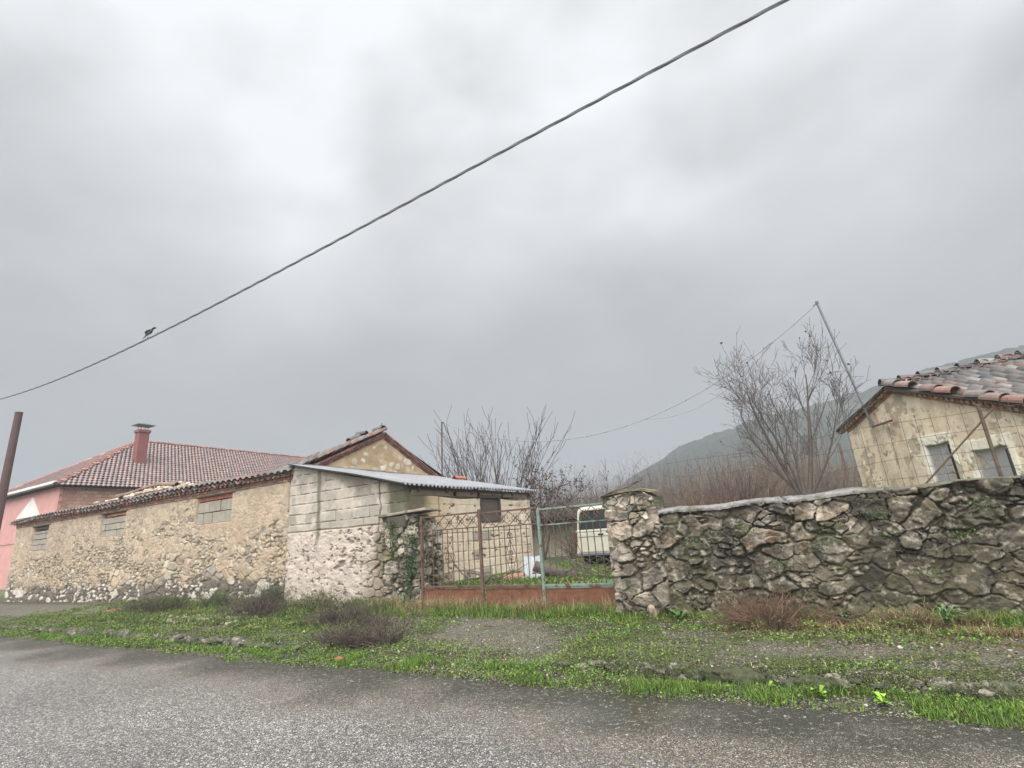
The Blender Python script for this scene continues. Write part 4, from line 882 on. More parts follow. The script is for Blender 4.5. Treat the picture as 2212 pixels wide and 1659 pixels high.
# brick dentils along both slopes of the gable
m = MB(); R = random.Random(4)
for (s0, z0, s1, z1) in ((0., ZL, sA, ZA), (sA, ZA, BL+.05, ZE-.01)):
    Lg = math.hypot(s1-s0, z1-z0)
    for row, (off, pr, bl) in enumerate(((-.02, .03, .21), (.045, .075, .075), (.11, .10, .21))):
        s_ = 0
        while s_ < Lg:
            t0, t1 = s_/Lg, min((s_+bl-.014)/Lg, 1); pr_ = pr+(.04 if row == 1 and int(s_/bl) % 2 else 0)
            V = [tuple(q3(s0+(s1-s0)*t, 0, z0+(z1-z0)*t+off+hh, o_)) for o_ in (-.1, pr_) for (t, hh) in ((t0, 0), (t1, 0), (t1, .056), (t0, .056))]
            m.add(V, [[0, 1, 2, 3], [7, 6, 5, 4], [0, 4, 5, 1], [1, 5, 6, 2], [2, 6, 7, 3], [3, 7, 4, 0]], np.array(R.choice([S(168, 112, 84), S(184, 140, 104), S(150, 98, 76), S(150, 128, 104)]))*R.uniform(.8, 1.1)); s_ += bl
m.build('brick_cornice', M_brick, ba)
# roof planes; the ridge climbs slightly
rise_ = .085
def rs(side):
    def f(u, v):   # u along the ridge direction from just outside the gable, v up the slope from the eave
        t = u-.15; hw = (BL-sA)+.22 if side > 0 else sA+.25; s0 = BL+.22 if side > 0 else -.25; zz0 = ZE-.0 if side > 0 else ZL-.03
        Lg = math.hypot(hw, ZA-zz0); s_ = s0-side*hw*v/Lg; z = zz0+(ZA-zz0)*v/Lg+.2+rise_*t*(v/Lg)+.02*math.sin(u*2.1+v)+.015*math.sin(v*3)
        return q3(s_, t, z)
    return f, math.hypot((BL-sA)+.22 if side > 0 else sA+.25, ZA-(ZE if side > 0 else ZL))
PB = [S(98, 92, 88), S(112, 90, 82), S(98, 96, 94), S(110, 102, 96), S(84, 82, 82), S(134, 130, 124), S(116, 88, 80), S(106, 104, 102)]
f1, l1 = rs(1); tiles('tiled_roof', f1, int(RLn/.235), int(l1/.33)+1, .235, .33, M_tile, ba, PB, r=.112, jit=2., flip=-1, seg=6, flat=.85)
f2, l2 = rs(-1); tiles('tiled_roof', f2, int(RLn/.235), int(l2/.33)+1, .235, .33, M_tile, ba, PB, r=.112, jit=2., flip=1, seg=5)
m = MB()
for f, l_ in ((f1, l1), (f2, l2)):
    b0 = len(m.v); V = []
    for a_ in range(16):
        for b_ in range(7): p = f(-.02+(RLn+.1)*a_/15, -.02+l_*b_/6); V.append(p-np.array([0, 0, .045]))
    n_ = len(V); V += [p-np.array([0, 0, .05]) for p in V]
    F = [[i*7+k, (i+1)*7+k, (i+1)*7+k+1, i*7+k+1] for i in range(15) for k in range(6)]
    F += [[q+n_ for q in x[::-1]] for x in F]+[[k, k+1, n_+k+1, n_+k] for k in range(6)]+[[i*7, (i+1)*7, n_+(i+1)*7, n_+i*7] for i in range(15)]
    m.add(V, F)
m.build('roof_boards', M_wood, ba, usecol=False)
m = MB(); 
for k in range(17):
    t = -.2+k*.42; p = q3(sA, t, ZA+.30+rise_*t); q = q3(sA, t+.47, ZA+.26+rise_*t)
    m.shell(p-np.array([0, 0, .03]), q-np.array([0, 0, .02]), .15, .125, np.array(PB[k % 7])*random.uniform(.85, 1.1))
m.build('ridge_tiles', M_tile, ba)
m = MB()    # heavy verge tiles bedded along the near slope
for k in range(9):
    t0 = k/9; s_ = sA+(BL+.2-sA)*t0; z = ZA+.27-(ZA-ZE)*t0*((BL+.2-sA)/(BL-sA)); 
    if k in (2, 5): continue
    p = q3(s_, -.09+random.gauss(0, .02), z); q = q3(s_+.46, -.09+random.gauss(0, .02), z-.14); m.shell(q-np.array([0, 0, .03]), p-np.array([0, 0, .03]), .14, .115, np.array(random.choice([S(150, 110, 96), S(136, 110, 100), S(126, 118, 108)]))*random.uniform(.8, 1.1))
m.build('verge_tiles', M_tile, ba)

# ---------------------------------------------------------------- bent pipe on the barn, thin pole, hanging wire
pb = q3(1.24, 0, 3.68, .10); foot = q3(2.01, 0, 3.66, .10)
ptop = np.array([.88, 16.95, 7.55])
pp = empty('mast_pole', tuple(pb), 'tall leaning galvanised pipe fixed to the barn gable, carrying the hanging wire', 'pole')
m = MB(); m.tube([pb, pb+(ptop-pb)*.5, ptop], [.035, .034, .032], 8); m.build('pipe', M_steel, pp, usecol=False)
m = MB(); m.tube([pb+np.array([0, 0, .02]), pb-np.array([0, 0, .03]), foot], .028, 6); m.build('bracket', M_rustbar, pp, usecol=False)
m = MB(); m.tube([ptop-np.array([0, 0, .02]), ptop+np.array([0, 0, .06])], .045, 8); m.tube([ptop, ptop+np.array([-.12, 0, -.05])], .02, 6); m.build('end_cap', M_steel, pp, usecol=False)
tp = np.array([-13.0, 16.5, 6.24])
t = empty('thin_pole', (-13.1, 16.5, 4), 'thin straight metal rod standing up behind the farmhouse gable', 'pole')
m = MB(); m.tube([(-13.08, 16.5, 3.9), tuple(tp)], .03, 6); m.build('rod', M_rustbar, t, usecol=False)
m = MB(); m.tube([tp+np.array([-.02, 0, -.02]), tp+np.array([.1, 0, -.03])], .02, 6); m.build('hook', M_rustbar, t, usecol=False)
hw = empty('hanging_wire', tuple(tp), 'thin dark wire with small knots sagging from the thin pole to the leaning pipe', 'wire')
P = []; n_ = 60
for k in range(n_+1):
    s_ = k/n_; p = tp*(1-s_)+ptop*s_; sg = 4*s_*(1-s_)*(1.0)
    p = p-np.array([0, 0, 1])*(2.15*sg); P.append(p)
m = MB(); m.tube(P, .015, 5); m.build('strand', M_cable, hw, usecol=False)
m = MB(); m.tube([P[36]*(1-s)+P[54]*s-np.array([0, 0, 1.0])*4*s*(1-s)*.62 for s in np.linspace(0, 1, 24)], .009, 5); m.build('slack_strand', M_cable, hw, usecol=False)
for k in range(3, n_, 3): m = MB(); m.rock(P[k], .028, sq=(1, 1, 1)); m.build('knot', M_cable, hw, usecol=False)

# ---------------------------------------------------------------- overhead cable with a bird
oc = empty('overhead_cable', (-6, 3.5, 5), 'thick twisted grey cable crossing the whole sky above the road', 'cable')
def cz_(x):
    f = lambda q: -3.2676e-4*q**3-2.41778e-3*q**2+3.51128e-2*q+5.09858
    if x < -15: return f(-15)+(-15-x)*.085
    if x > 1.5: return f(1.5)+(x-1.5)*.02
    return f(x)
xs_ = np.linspace(-40, 8, 600); 
for q in range(3):
    m = MB(); m.tube([(x, 3.5+0.0075*math.cos(x*7+q*2.094), cz_(x)+.0075*math.sin(x*7+q*2.094)) for x in xs_], .008, 5); m.build('strand', M_cable, oc, usecol=False)
bx_ = -8.35; bz = cz_(bx_)+.028
m = MB()
def ell(P, R, n=9):
    m.tube(P, R, n)
# body from the tail end (right) to the bill (left), leaning forward over the cable
prof = [((.13, .095), .004), ((.09, .088), .014), ((.05, .078), .026), ((0, .062), .030), ((-.04, .045), .026), ((-.065, .032), .017), ((-.08, .024), .018), ((-.10, .016), .017), ((-.115, .01), .010), ((-.122, .006), .004)]
BO = np.array([bx_+.0, 3.5, bz+.01])
m.tube([BO+np.array([a*1.0, 0, b]) for (a, b), r in prof], [r*.72 for _, r in prof], 9)
bird = m.build('bird', M_bird, usecol=False, smooth=True); tag(bird, 'small grey bird perched on the overhead cable at the left', 'bird')
m = MB(); V = [BO+np.array(p) for p in ((.11, -.012, .092), (.11, .012, .092), (.21, .02, .098), (.21, -.02, .098), (.11, -.012, .084), (.11, .012, .084), (.21, .02, .092), (.21, -.02, .092))]
m.add(V, [[0, 1, 2, 3], [7, 6, 5, 4], [0, 4, 5, 1], [1, 5, 6, 2], [2, 6, 7, 3], [3, 7, 4, 0]])
M_bird2 = mat('dark_feathers', S(74, 80, 84), n_scale=20, n_amt=.3, bump=0); m.build('tail', M_bird2, bird, usecol=False)
for s_ in (-1, 1):
    m = MB(); m.tube([BO+np.array([-.02, s_*.028, .058]), BO+np.array([.03, s_*.03, .074]), BO+np.array([.11, s_*.016, .088])], [.012, .016, .003], 6); m.build('wing', M_bird2, bird, usecol=False)
    m = MB(); m.tube([BO+np.array([0, s_*.012, .04]), BO+np.array([-.02, s_*.012, .012]), BO+np.array([-.028, s_*.012, -.006])], .003, 5); m.build('leg', M_bird2, bird, usecol=False)
m = MB(); m.tube([BO+np.array([-.118, 0, .008]), BO+np.array([-.145, 0, -.002])], [.005, .001], 6); m.build('beak', M_bird2, bird, usecol=False)

# ---------------------------------------------------------------- brown utility pole at the far left
up_ = empty('utility_pole', (-27.8, 7.4, 0), 'brown round pole rising above the farmhouse eave at the left edge', 'pole')
m = MB(); m.tube([(-27.8, 7.4, 0), (-27.8, 7.4, 4), (-27.8, 7.4, 7.8)], [.165, .15, .13], 12); m.build('shaft', M_polew, up_, usecol=False)
m = MB(); m.lathe([(0, 0), (.135, 0), (.135, .05), (0, .07)], (-27.8, 7.4, 7.79), 12); m.build('cap', M_polew, up_, usecol=False)

# ================================================================ pink house beyond
ph = empty('pink_house', (-42, 18, 0), 'pink rendered house with a hipped red tile roof behind the farmhouse', 'house')
HX1, HX0, HY0, HY1, HE = -36., -48.2, 11.9, 38., 6.0
m = MB(); m.box((HX0, HY0, 0), (HX1-.02, HY0+.3, HE)); m.build('front_wall', M_pink, ph, usecol=False)
m = MB(); z = 0; R = random.Random(9)
m.box((HX1-.3, HY0+.305, 0), (HX1-.02, HY1, HE), S(150, 120, 100))
z = 3.4; row = 0
while z < HE-.05:
    y = HY0+.02+(.12 if row % 2 else 0)
    while y < 24: m.box((HX1-.06, y, z), (HX1+.0, y+.31, z+.17), np.array(R.choice([S(184, 142, 120), S(174, 132, 112), S(196, 158, 134)]))*R.uniform(.88, 1.05)); y += .33
    z += .19; row += 1
m.build('brick_side_wall', M_brick, ph)
m = MB(); m.box((HX0-.3, HY0-.42, HE-.02), (HX1+.25, HY0-.28, HE+.13), bev=.02); m.box((HX0-.3, HY0-.28, HE-.02), (HX1+.25, HY0, HE+.03)); m.build('white_eave_board', M_paint, ph, usecol=False)
m = MB(); m.box((HX0, HY0-.035, 3.1), (HX1-.0, HY0-.0, 3.22)); m.build('string_course', M_pink, ph, usecol=False)
tv = [(-39.55, 5.62), (-38.2, 4.5), (-41.6, 4.5)]; m = MB(); m.add([(x, HY0-.03, z) for x, z in tv]+[(x, HY0-.002, z) for x, z in tv], [[0, 1, 2], [5, 4, 3], [0, 3, 4, 1], [1, 4, 5, 2], [2, 5, 3, 0]]); m.build('white_triangle', M_paint, ph, usecol=False)
rdx = (HX1-HX0)/2; rx_ = (HX1+HX0)/2; pit = (9.85-HE)/rdx
PT = [S(130, 98, 88), S(120, 94, 88), S(140, 104, 92), S(114, 96, 92)]
def wtiles(name, O, U, Vd, wlen, vlen, du, dv, ins, pal):
    """interlocking tiles: one wavy sheet per tile, lifted at its lower edge"""
    O, U, Vd = (np.array(q, float) for q in (O, U, Vd)); nn = np.cross(U, Vd); nn /= np.linalg.norm(nn); nn = nn if nn[2] > 0 else -nn
    V = []; F = []; Cc = []; R = random.Random(3)
    for j in range(int(vlen/dv)):
        for i in range(int(wlen/du)):
            u, v = i*du+(du/2 if j % 2 else 0), j*dv
            if not ins(u+du/2, v+dv/2): continue
            c = np.array(R.choice(pal))*R.uniform(.8, 1.12); b = len(V); z0 = R.uniform(0, .008)
            for s_, l_ in ((0, .045), (dv*1.12, .0)):
                for k in range(6):
                    x = k/5; h = [0, .0, .035, .06, .045, .0][k]; V.append(O+U*(u+du*x)+Vd*(v+s_)+nn*(h+l_+z0)); Cc.append(c)
            for k in range(6): V.append(V[b+k]-nn*.03); Cc.append(c)
            for k in range(5): F.append([b+k, b+k+1, b+7+k, b+6+k]); F.append([b+12+k, b+13+k, b+k+1, b+k])
    return mkobj(name, np.array(V), np.array(F), M_tile2, ph, np.array(Cc))
sl_ = math.hypot(1, pit); ov = .35
rf1 = wtiles('side_roof', (HX1+ov, HY0-ov, HE-pit*ov+.1), (0, 1, 0), (-1/sl_, 0, pit/sl_), HY1-HY0, (rdx+ov)*sl_, .24, .33, lambda u, v: v/sl_ <= u+.1, PT)
rf2 = wtiles('front_roof', (HX0-ov, HY0-ov, HE-pit*ov+.1), (1, 0, 0), (0, 1/sl_, pit/sl_), (HX1-HX0)+2*ov, (rdx+ov)*sl_, .24, .33, lambda u, v: v/sl_ <= min(u, HX1-HX0+2*ov-u)+.1, PT)
m = MB(); Z0 = HE-pit*ov+.08
V = [(HX1+ov, HY0-ov, Z0), (HX0-ov, HY0-ov, Z0), (HX0-ov, HY1, Z0), (HX1+ov, HY1, Z0), (rx_, HY0-ov+rdx+ov, Z0+pit*(rdx+ov)), (rx_, HY1, Z0+pit*(rdx+ov))]
m.add(V, [[0, 4, 1], [0, 3, 5, 4], [1, 4, 5, 2], [0, 1, 2, 3], [3, 2, 5]]); m.build('roof_deck', M_brick, ph, usecol=False)
m = MB(); apex = np.array([rx_, HY0+rdx, Z0+pit*(rdx+ov)+.08]); 
def run(a, b, n, r=.13):
    a, b = np.array(a, float), np.array(b, float)
    for k in range(n): p = a+(b-a)*k/n; q = a+(b-a)*(k+1.12)/n; m.shell(p+np.array([0, 0, .0]), q-np.array([0, 0, .02]), r*1.1, r*.9, np.array(random.choice([S(176, 122, 98), S(158, 100, 84), S(150, 96, 84)]))*random.uniform(.85, 1.1))
run((HX1+ov, HY0-ov, Z0+.08), apex, 24); run((HX0-ov, HY0-ov, Z0+.08), apex, 24); run(apex, (rx_, HY1, apex[2]), 50, .12)
m.build('ridge_tiles', M_tile, ph)
ch = [-39., 16.85]
m = MB(); m.box((ch[0]-.28, ch[1]-.32, 6.6), (ch[0]+.28, ch[1]+.32, 9.95), bev=.02); m.box((ch[0]-.34, ch[1]-.38, 9.951), (ch[0]+.34, ch[1]+.38, 10.15), bev=.02); co = m.build('chimney', M_chim, ph, usecol=False)
m = MB(); m.box((ch[0]-.4, ch[1]-.45, 6.9), (ch[0]+.55, ch[1]+.45, 7.25), bev=.08, jit=.02); m.build('mortar_collar', M_cap, co, usecol=False)
m = MB()
for a in (-1, 1):
    for b in (-1, 1): m.tube([(ch[0]+a*.2, ch[1]+b*.22, 10.1), (ch[0]+a*.2, ch[1]+b*.22, 10.5)], .02, 5)
h4 = [(ch[0]+a*.48, ch[1]+b*.55, 10.45) for a, b in ((-1, -1), (1, -1), (1, 1), (-1, 1))]+[(ch[0]+a*.48, ch[1]+b*.55, 10.48) for a, b in ((-1, -1), (1, -1), (1, 1), (-1, 1))]+[(ch[0], ch[1], 10.68)]
m.add(h4, [[3, 2, 1, 0], [0, 1, 5, 4], [1, 2, 6, 5], [2, 3, 7, 6], [3, 0, 4, 7], [4, 5, 8], [5, 6, 8], [6, 7, 8], [7, 4, 8]])
m.build('chimney_cap', M_steel, co, usecol=False)

# ================================================================ old cream vehicle parked in the yard
ve = empty('parked_van', (-6.02, 16.9, .55), 'old cream van with dark rear window, parked tail first behind the gate', 'van')
vx, vy = -6.02, 15.0
def rrect(w0, w1, z0, z1, r, n=5):
    """half widths w0 (low) w1 (high); rounded top corners"""
    P = [(-w0, z0), (w0, z0)]
    for k in range(n+1): a = math.pi/2*k/n; P.append((w1-r+r*math.cos(math.pi/2-(math.pi/2-a)), z1-r+r*math.sin(a)))
    for k in range(n+1): a = math.pi/2+math.pi/2*k/n; P.append((-w1+r+r*math.cos(a), z1-r+r*math.sin(a)))
    return P
st = [(0, .80, .68, 2.16, .16), (.05, .82, .70, 2.24, .2), (.5, .83, .72, 2.27, .2), (2.0, .83, .72, 2.27, .2), (2.5, .82, .66, 2.12, .2), (2.95, .80, .60, 1.62, .12), (3.8, .78, .70, 1.5, .1), (3.95, .74, .66, 1.35, .1)]
V = []; n_ = 14
for (y, w0, w1, zt, r) in st:
    for (x, z) in rrect(w0, w1, .88, zt, r): V.append((vx+x, vy+y, z))
F = [[i*n_+k, i*n_+(k+1) % n_, (i+1)*n_+(k+1) % n_, (i+1)*n_+k] for i in range(len(st)-1) for k in range(n_)]+[list(range(n_)), [(len(st)-1)*n_+k for k in range(n_)][::-1]]
bm_ = mkobj('body', V, F, M_car, ve)
m = MB(); m.box((vx-.74, vy-.035, .92), (vx+.74, vy+.02, 1.5), bev=.03); m.box((vx-.74, vy-.045, 1.50), (vx+.74, vy+.02, 1.57), bev=.02); tg = m.build('tailgate', M_car, ve, usecol=False)
m = MB(); m.box((vx-.05, vy-.06, 1.40), (vx+.12, vy-.034, 1.44), bev=.008); m.build('handle', M_rub, tg, usecol=False)
m = MB(); m.box((vx-.72, vy-.042, 1.36), (vx+.72, vy-.036, 1.372)); m.build('seam', M_rub, tg, usecol=False)
m = MB(); P = rrect(.62, .56, 1.6, 2.1, .12); V = [(vx+x, vy-.012, z) for x, z in P]+[(vx+x, vy+.06, z) for x, z in P]
m.add(V, [list(range(14)), list(range(14, 28))[::-1]]+[[k, (k+1) % 14, 14+(k+1) % 14, 14+k] for k in range(14)]); m.build('rear_window', M_glass, ve, usecol=False)
m = MB(); P = [(vx+x*1.04, vy-.02, 1.6+(z-1.6)*1.03) for x, z in P]; m.tube(P+[P[0]], .018, 6); m.build('window_seal', M_rub, ve, usecol=False)
for s_ in (-1, 1):
    m = MB(); m.box((vx+s_*.78-.05, vy-.05, 1.22), (vx+s_*.78+.03, vy+.02, 1.5), bev=.01); m.build('tail_lamp', M_lamp, ve, usecol=False)
    m = MB(); m.box((vx+s_*.76-.02+s_*.015, vy+.5, 1.6), (vx+s_*.76+.02+s_*.0, vy+1.9, 2.05)); m.build('side_window', M_glass, ve, usecol=False)
m = MB(); m.box((vx-.8, vy-.1, .82), (vx+.8, vy+.02, .91), bev=.02); m.build('bumper', M_steel, ve, usecol=False)
for wx in (-.7, .7):
    for wy in (.7, 3.2):
        m = MB(); m.tube([(vx+wx-.09, vy+wy, .80), (vx+wx+.09, vy+wy, .80)], .31, 18); w_ = m.build('wheel', M_rub, ve, usecol=False)
        m = MB(); m.tube([(vx+wx-.1, vy+wy, .80), (vx+wx+.1, vy+wy, .80)], .16, 12); m.build('rim', M_car, w_, usecol=False)
m = MB(); m.box((vx-.6, vy+.1, .72), (vx+.6, vy+3.6, .9)); m.build('chassis', M_rub, ve, usecol=False)

# ---------------------------------------------------------------- low walls and odds and ends in the yard
m = MB(); 
for k in range(7): m.box((-13.4+k*.62, 21.9, .4), (-13.4+k*.62+.6, 22.1, 2.0+random.uniform(-.03, .03)), np.array(S(206, 192, 168))*random.uniform(.9, 1.05), bev=.01)
bw_ = m.build('yard_wall', M_block); tag(bw_, 'low pale block wall across the back of the yard', 'wall')
m = MB(); m.box((-13.6, 21.0, 2.1), (-8.9, 22.6, 2.2)); m.box((-13.5, 22.4, .4), (-9, 22.6, 2.1)); tag(m.build('lean_to', M_wood, usecol=False), 'dark low lean-to roof above the pale wall behind the gate', 'lean-to')
# cut log and brushwood just inside the gate
lg = empty('log', (-6.2, 11.7, .5), 'short thick cut log leaning on the brushwood inside the gate', 'log')
m = MB(); m.tube([(-6.3, 11.35, .84), (-6.05, 11.5, .72), (-5.5, 11.9, .52)], [.13, .135, .12], 12, S(122, 100, 84)); m.build('trunk', M_bark, lg, usecol=False)
m = MB(); m.tube([(-6.312, 11.343, .846), (-6.30, 11.35, .84)], [.115, .118], 12); m.build('cut_face', mat('cut_wood', S(140, 112, 92), n_amt=.2, bump=.1), lg, usecol=False)
def crooked(p, d, L_, r, k=.25, n=7):
    P = [np.array(p, float)]; d = np.array(d, float); d /= np.linalg.norm(d)
    for i in range(n): d = d+rng.normal(0, k, 3)*.5; d /= np.linalg.norm(d); P.append(P[-1]+d*L_/n)
    return P, [r*(1-.75*i/n) for i in range(n+1)]
for nm, cx, cy, lab, cnt in (('brushwood_pile', -4.6, 11.6, 'tangle of dark pruned branches on the grass behind the right gate panel', 34), ('brushwood_pile', -7.4, 11.0, 'low heap of dark pruned branches at the foot of the white shed wall', 16)):
    m = MB()
    for k in range(cnt):
        a = random.uniform(-.5, .5)+(math.pi if random.random() < .5 else 0); P, R_ = crooked((cx+random.gauss(0, .45), cy+random.gauss(0, .3), random.uniform(.48, .75)), (math.cos(a), math.sin(a)*.5, random.uniform(-.05, .45)), random.uniform(.6, 1.3), random.uniform(.01, .024))
        m.tube(P, R_, 5)
    tag(m.build(nm, M_bark, usecol=False), lab, 'branches', 'piles of pruned branches in the yard')
m = MB(); V = []; 
for i in range(7):
    for k in range(7): V.append((-7.0+.5*i/6, 11.9+.1*math.sin(i*1.3)+.03*k, .48+.55*k/6-.02*math.sin(i*2+k)))
V2 = [(x, y+.02, z) for x, y, z in V]; F = [[i*7+k, (i+1)*7+k, (i+1)*7+k+1, i*7+k+1] for i in range(6) for k in range(6)]
m.add(V+V2, F+[[q+49 for q in f[::-1]] for f in F]); tag(m.build('plastic_sheet', M_sheet, usecol=False), 'crumpled white plastic sheet propped at the corner of the white shed wall', 'sheet')
barrel('loose_tile', (-6.9, 11.4, .58), (1, .3, .1), 'orange clay tile lying on the ground at the foot of the white shed wall', S(150, 104, 82), .13, .25)
# ================================================================ vegetation
def batch_tubes(P, R, n=3, col=None):
    """P (N,K,3), R (N,K) -> vertices, quads, colours"""
    N_, K = P.shape[:2]; T = np.gradient(P, axis=1); T /= np.linalg.norm(T, axis=2, keepdims=True)+1e-9
    ref = np.zeros((N_, 1, 3)); vert = np.abs(T[:, :1, 2:3]) > .9; ref = np.where(vert, [[[1., 0, 0]]], [[[0, 0, 1.]]])
    a = np.cross(T, ref+0*T); a /= np.linalg.norm(a, axis=2, keepdims=True)+1e-9; b = np.cross(T, a)
    q = 2*np.pi*np.arange(n)/n
    V = P[:, :, None]+R[:, :, None, None]*(np.cos(q)[None, None, :, None]*a[:, :, None]+np.sin(q)[None, None, :, None]*b[:, :, None])
    base = (np.arange(N_)*K*n)[:, None, None]+(np.arange(K-1)*n)[None, :, None]; k = np.arange(n)[None, None, :]; k2 = (k+1) % n
    F = np.stack([base+k, base+k2, base+n+k2, base+n+k], -1).reshape(-1, 4)
    c = None if col is None else np.repeat(col, K*n, axis=0)
    return V.reshape(-1, 3), F, c
class Acc:
    def __init__(s): s.V = []; s.F = []; s.c = []; s.n = 0
    def add(s, V, F, c): s.V.append(V); s.F.append(F+s.n); s.c.append(c); s.n += len(V)
    def build(s, name, m, par=None): return mkobj(name, np.concatenate(s.V), np.concatenate(s.F), m, par, np.concatenate(s.c))
def walk(p, d, L_, K, wob, up=0., rg=rng):
    """N random walks from p (N,3) along d (N,3)"""
    N_ = len(p); P = np.zeros((N_, K, 3)); P[:, 0] = p; d = d/np.linalg.norm(d, axis=1, keepdims=True)
    for k in range(1, K):
        d = d+rg.normal(0, wob, (N_, 3)); d[:, 2] += up; d /= np.linalg.norm(d, axis=1, keepdims=True)
        P[:, k] = P[:, k-1]+d*(L_/(K-1))[:, None]
    return P
def leaves(pts, size, up=.5, rg=rng, pal=None, jit=.25):
    N_ = len(pts); nn = rg.normal(0, 1, (N_, 3)); nn[:, 2] = np.abs(nn[:, 2])+up; nn /= np.linalg.norm(nn, axis=1, keepdims=True)
    t = rg.normal(0, 1, (N_, 3)); a = np.cross(nn, t); a /= np.linalg.norm(a, axis=1, keepdims=True); b = np.cross(nn, a)
    s = (size*rg.uniform(.6, 1.35, N_))[:, None]
    V = np.stack([pts-a*s*.5, pts-b*s*.42+nn*s*.1, pts+a*s*.62, pts+b*s*.42+nn*s*.1], 1).reshape(-1, 3)
    F = np.arange(N_*4).reshape(-1, 4)
    pal = np.array(pal); c = pal[rg.integers(0, len(pal), N_)]*rg.uniform(1-jit, 1+jit, N_)[:, None]
    return V, F, np.repeat(c, 4, axis=0)
def blades(pts, h, w, lean, pal, rg=rng):
    N_ = len(pts); a = rg.uniform(0, 2*np.pi, N_); dr = np.stack([np.cos(a), np.sin(a), 0*a], 1); sd = np.stack([-np.sin(a), np.cos(a), 0*a], 1)
    h = h*rg.uniform(.5, 1.3, N_); ln = lean*rg.uniform(.2, 1.4, N_); w = w*rg.uniform(.7, 1.3, N_); up = np.array([0, 0, 1.])
    V = []
    for t, wt in ((0, 1), (.5, .8), (1, .12)):
        c = pts+up*(h*t*(1-.25*t*ln))[:, None]+dr*(h*ln*t*t)[:, None]
        V += [c-sd*(w*wt*.5)[:, None], c+sd*(w*wt*.5)[:, None]]
    V = np.stack(V, 1).reshape(-1, 3); b = np.arange(N_)[:, None]*6
    F = np.concatenate([b+np.array([0, 1, 3, 2]), b+np.array([2, 3, 5, 4])])
    pal = np.array(pal); c = pal[rg.integers(0, len(pal), N_)]*rg.uniform(.75, 1.25, N_)[:, None]
    return V, F, np.repeat(c, 6, axis=0)
def scatter(n, x0, x1, y0, y1, dens):
    x = rng.uniform(x0, x1, n); y = rng.uniform(y0, y1, n); k = rng.uniform(0, 1, n) < dens(x, y); x, y = x[k], y[k]
    return np.stack([x, y, gz(x, y)], 1)
GRN = [SG(86, 114, 42), SG(72, 98, 38), SG(106, 130, 50), SG(58, 80, 34), SG(120, 132, 66), SG(108, 104, 52)]
GRB = [SG(96, 132, 38), SG(82, 116, 34), SG(112, 144, 46), SG(70, 100, 34), SG(104, 110, 46)]
DRY = [S(150, 132, 92), S(128, 108, 72), S(168, 148, 104), S(112, 90, 62)]
DRK = [SG(62, 82, 40), SG(74, 94, 46), SG(52, 70, 38), SG(86, 104, 56)]
def edge_y(x): return 5.52+.25*(fbm(x*.7, 0*x, 0, 21)-.5)
def d_green(x, y):
    n = fbm(x*1.2, y*1.6, 0, 101, 4); n2 = fbm(x*4, y*4, 0, 102)
    e = edge_y(x)-.12+.3*(fbm(x*1.6, 0*x, 0, 103)-.5)
    strip = ss(e-.05, e+.12, y)*ss(6.25, 5.95, y-.05*(n2-.5))*ss(.3, .5, fbm(x*2.3, y*3, 0, 104))                       # bright strip along the road
    mid = ss(.42, .56, n+.18*(n2-.5))*ss(6.0, 6.3, y)*ss(9.4, 9.0, y)
    foot = ss(8.05, 8.7, y+.8*(n-.5))*.95                                       # along the walls and gate
    path = pathm(x, y)
    d = np.maximum(np.maximum(strip, mid*.8), foot)
    clump = ss(-7.2, -6.6, x+.6*(n-.5))*ss(-1.9, -2.6, x)*ss(6.85, 6.5, y+.6*(n-.5))*ss(5.4, 5.6, y); d = np.maximum(d, clump)
    d = d*(1-path*.97)
    rt = ss(-2.2, -1.4, x)*ss(6.15, 6.3, y); d = d*(1-rt*ss(.62, .5, n+.1*(n2-.5))*.97)         # bare mossy shelf on the right
    lf = ss(-13.2, -14.5, x)*ss(6.9, 7.2, y)*ss(9.5, 9.1, y); d = d*(1-lf*.75*ss(.6, .48, n))
    return np.clip(d*(.35+.9*n2), 0, 1)
mg = Acc()
p = scatter(150000, -9.5, 3.2, 5.2, 9.5, lambda x, y: d_green(x, y)*ss(9.6, 8.9, y-.6*(x < -3.4)))
hgt = fbm(p[:, 0]*2.2, p[:, 1]*2.2, 0, 110); p2 = p.copy(); p2[:, 2] += rng.uniform(0, 1, len(p))*(.015+.13*ss(.4, .65, hgt))
mg.add(*leaves(p2, .021, pal=GRN+GRB+DRK[:2], jit=.35))
p = scatter(200000, -23, -8.5, 5.2, 9.5, d_green); hgt = fbm(p[:, 0]*1.6, p[:, 1]*1.6, 0, 111); p[:, 2] += rng.uniform(0, 1, len(p))*(.01+.14*ss(.45, .65, hgt))
mg.add(*leaves(p, .024, pal=GRN))
o = mg.build('ground_cover', M_leaf); tag(o, 'low green clover and weeds carpeting the verge along the walls', 'weeds', kind='stuff')
mg = Acc()
def d_strip(x, y):
    e = edge_y(x)+.02; n = fbm(x*2.5, y*2.5, 0, 120); g = fbm(x*1.3, y*4, 0, 125, 4); return ss(e-.12, e+.03, y+.3*(g-.5))*ss(6.2, 5.98, y)*ss(.40, .62, .6*n+.4*g)
p = scatter(80000, -9, 3.2, 5.2, 6.4, lambda x, y: d_strip(x, y)*(1-.75*ss(-5.5, -4.5, x)*ss(-2.2, -2.8, x)*ss(.5, .4, fbm(x*3, y*3, 0, 7)))); mg.add(*blades(p, .02+.10*fbm(p[:, 0]*1.7, p[:, 1]*3, 0, 126), .005, .8, GRB+GRN[:2]))
p = scatter(60000, -23, -8, 5.2, 6.6, lambda x, y: d_strip(x, y-.1)); mg.add(*blades(p, .06, .010, .7, GRB+GRN[:2]))
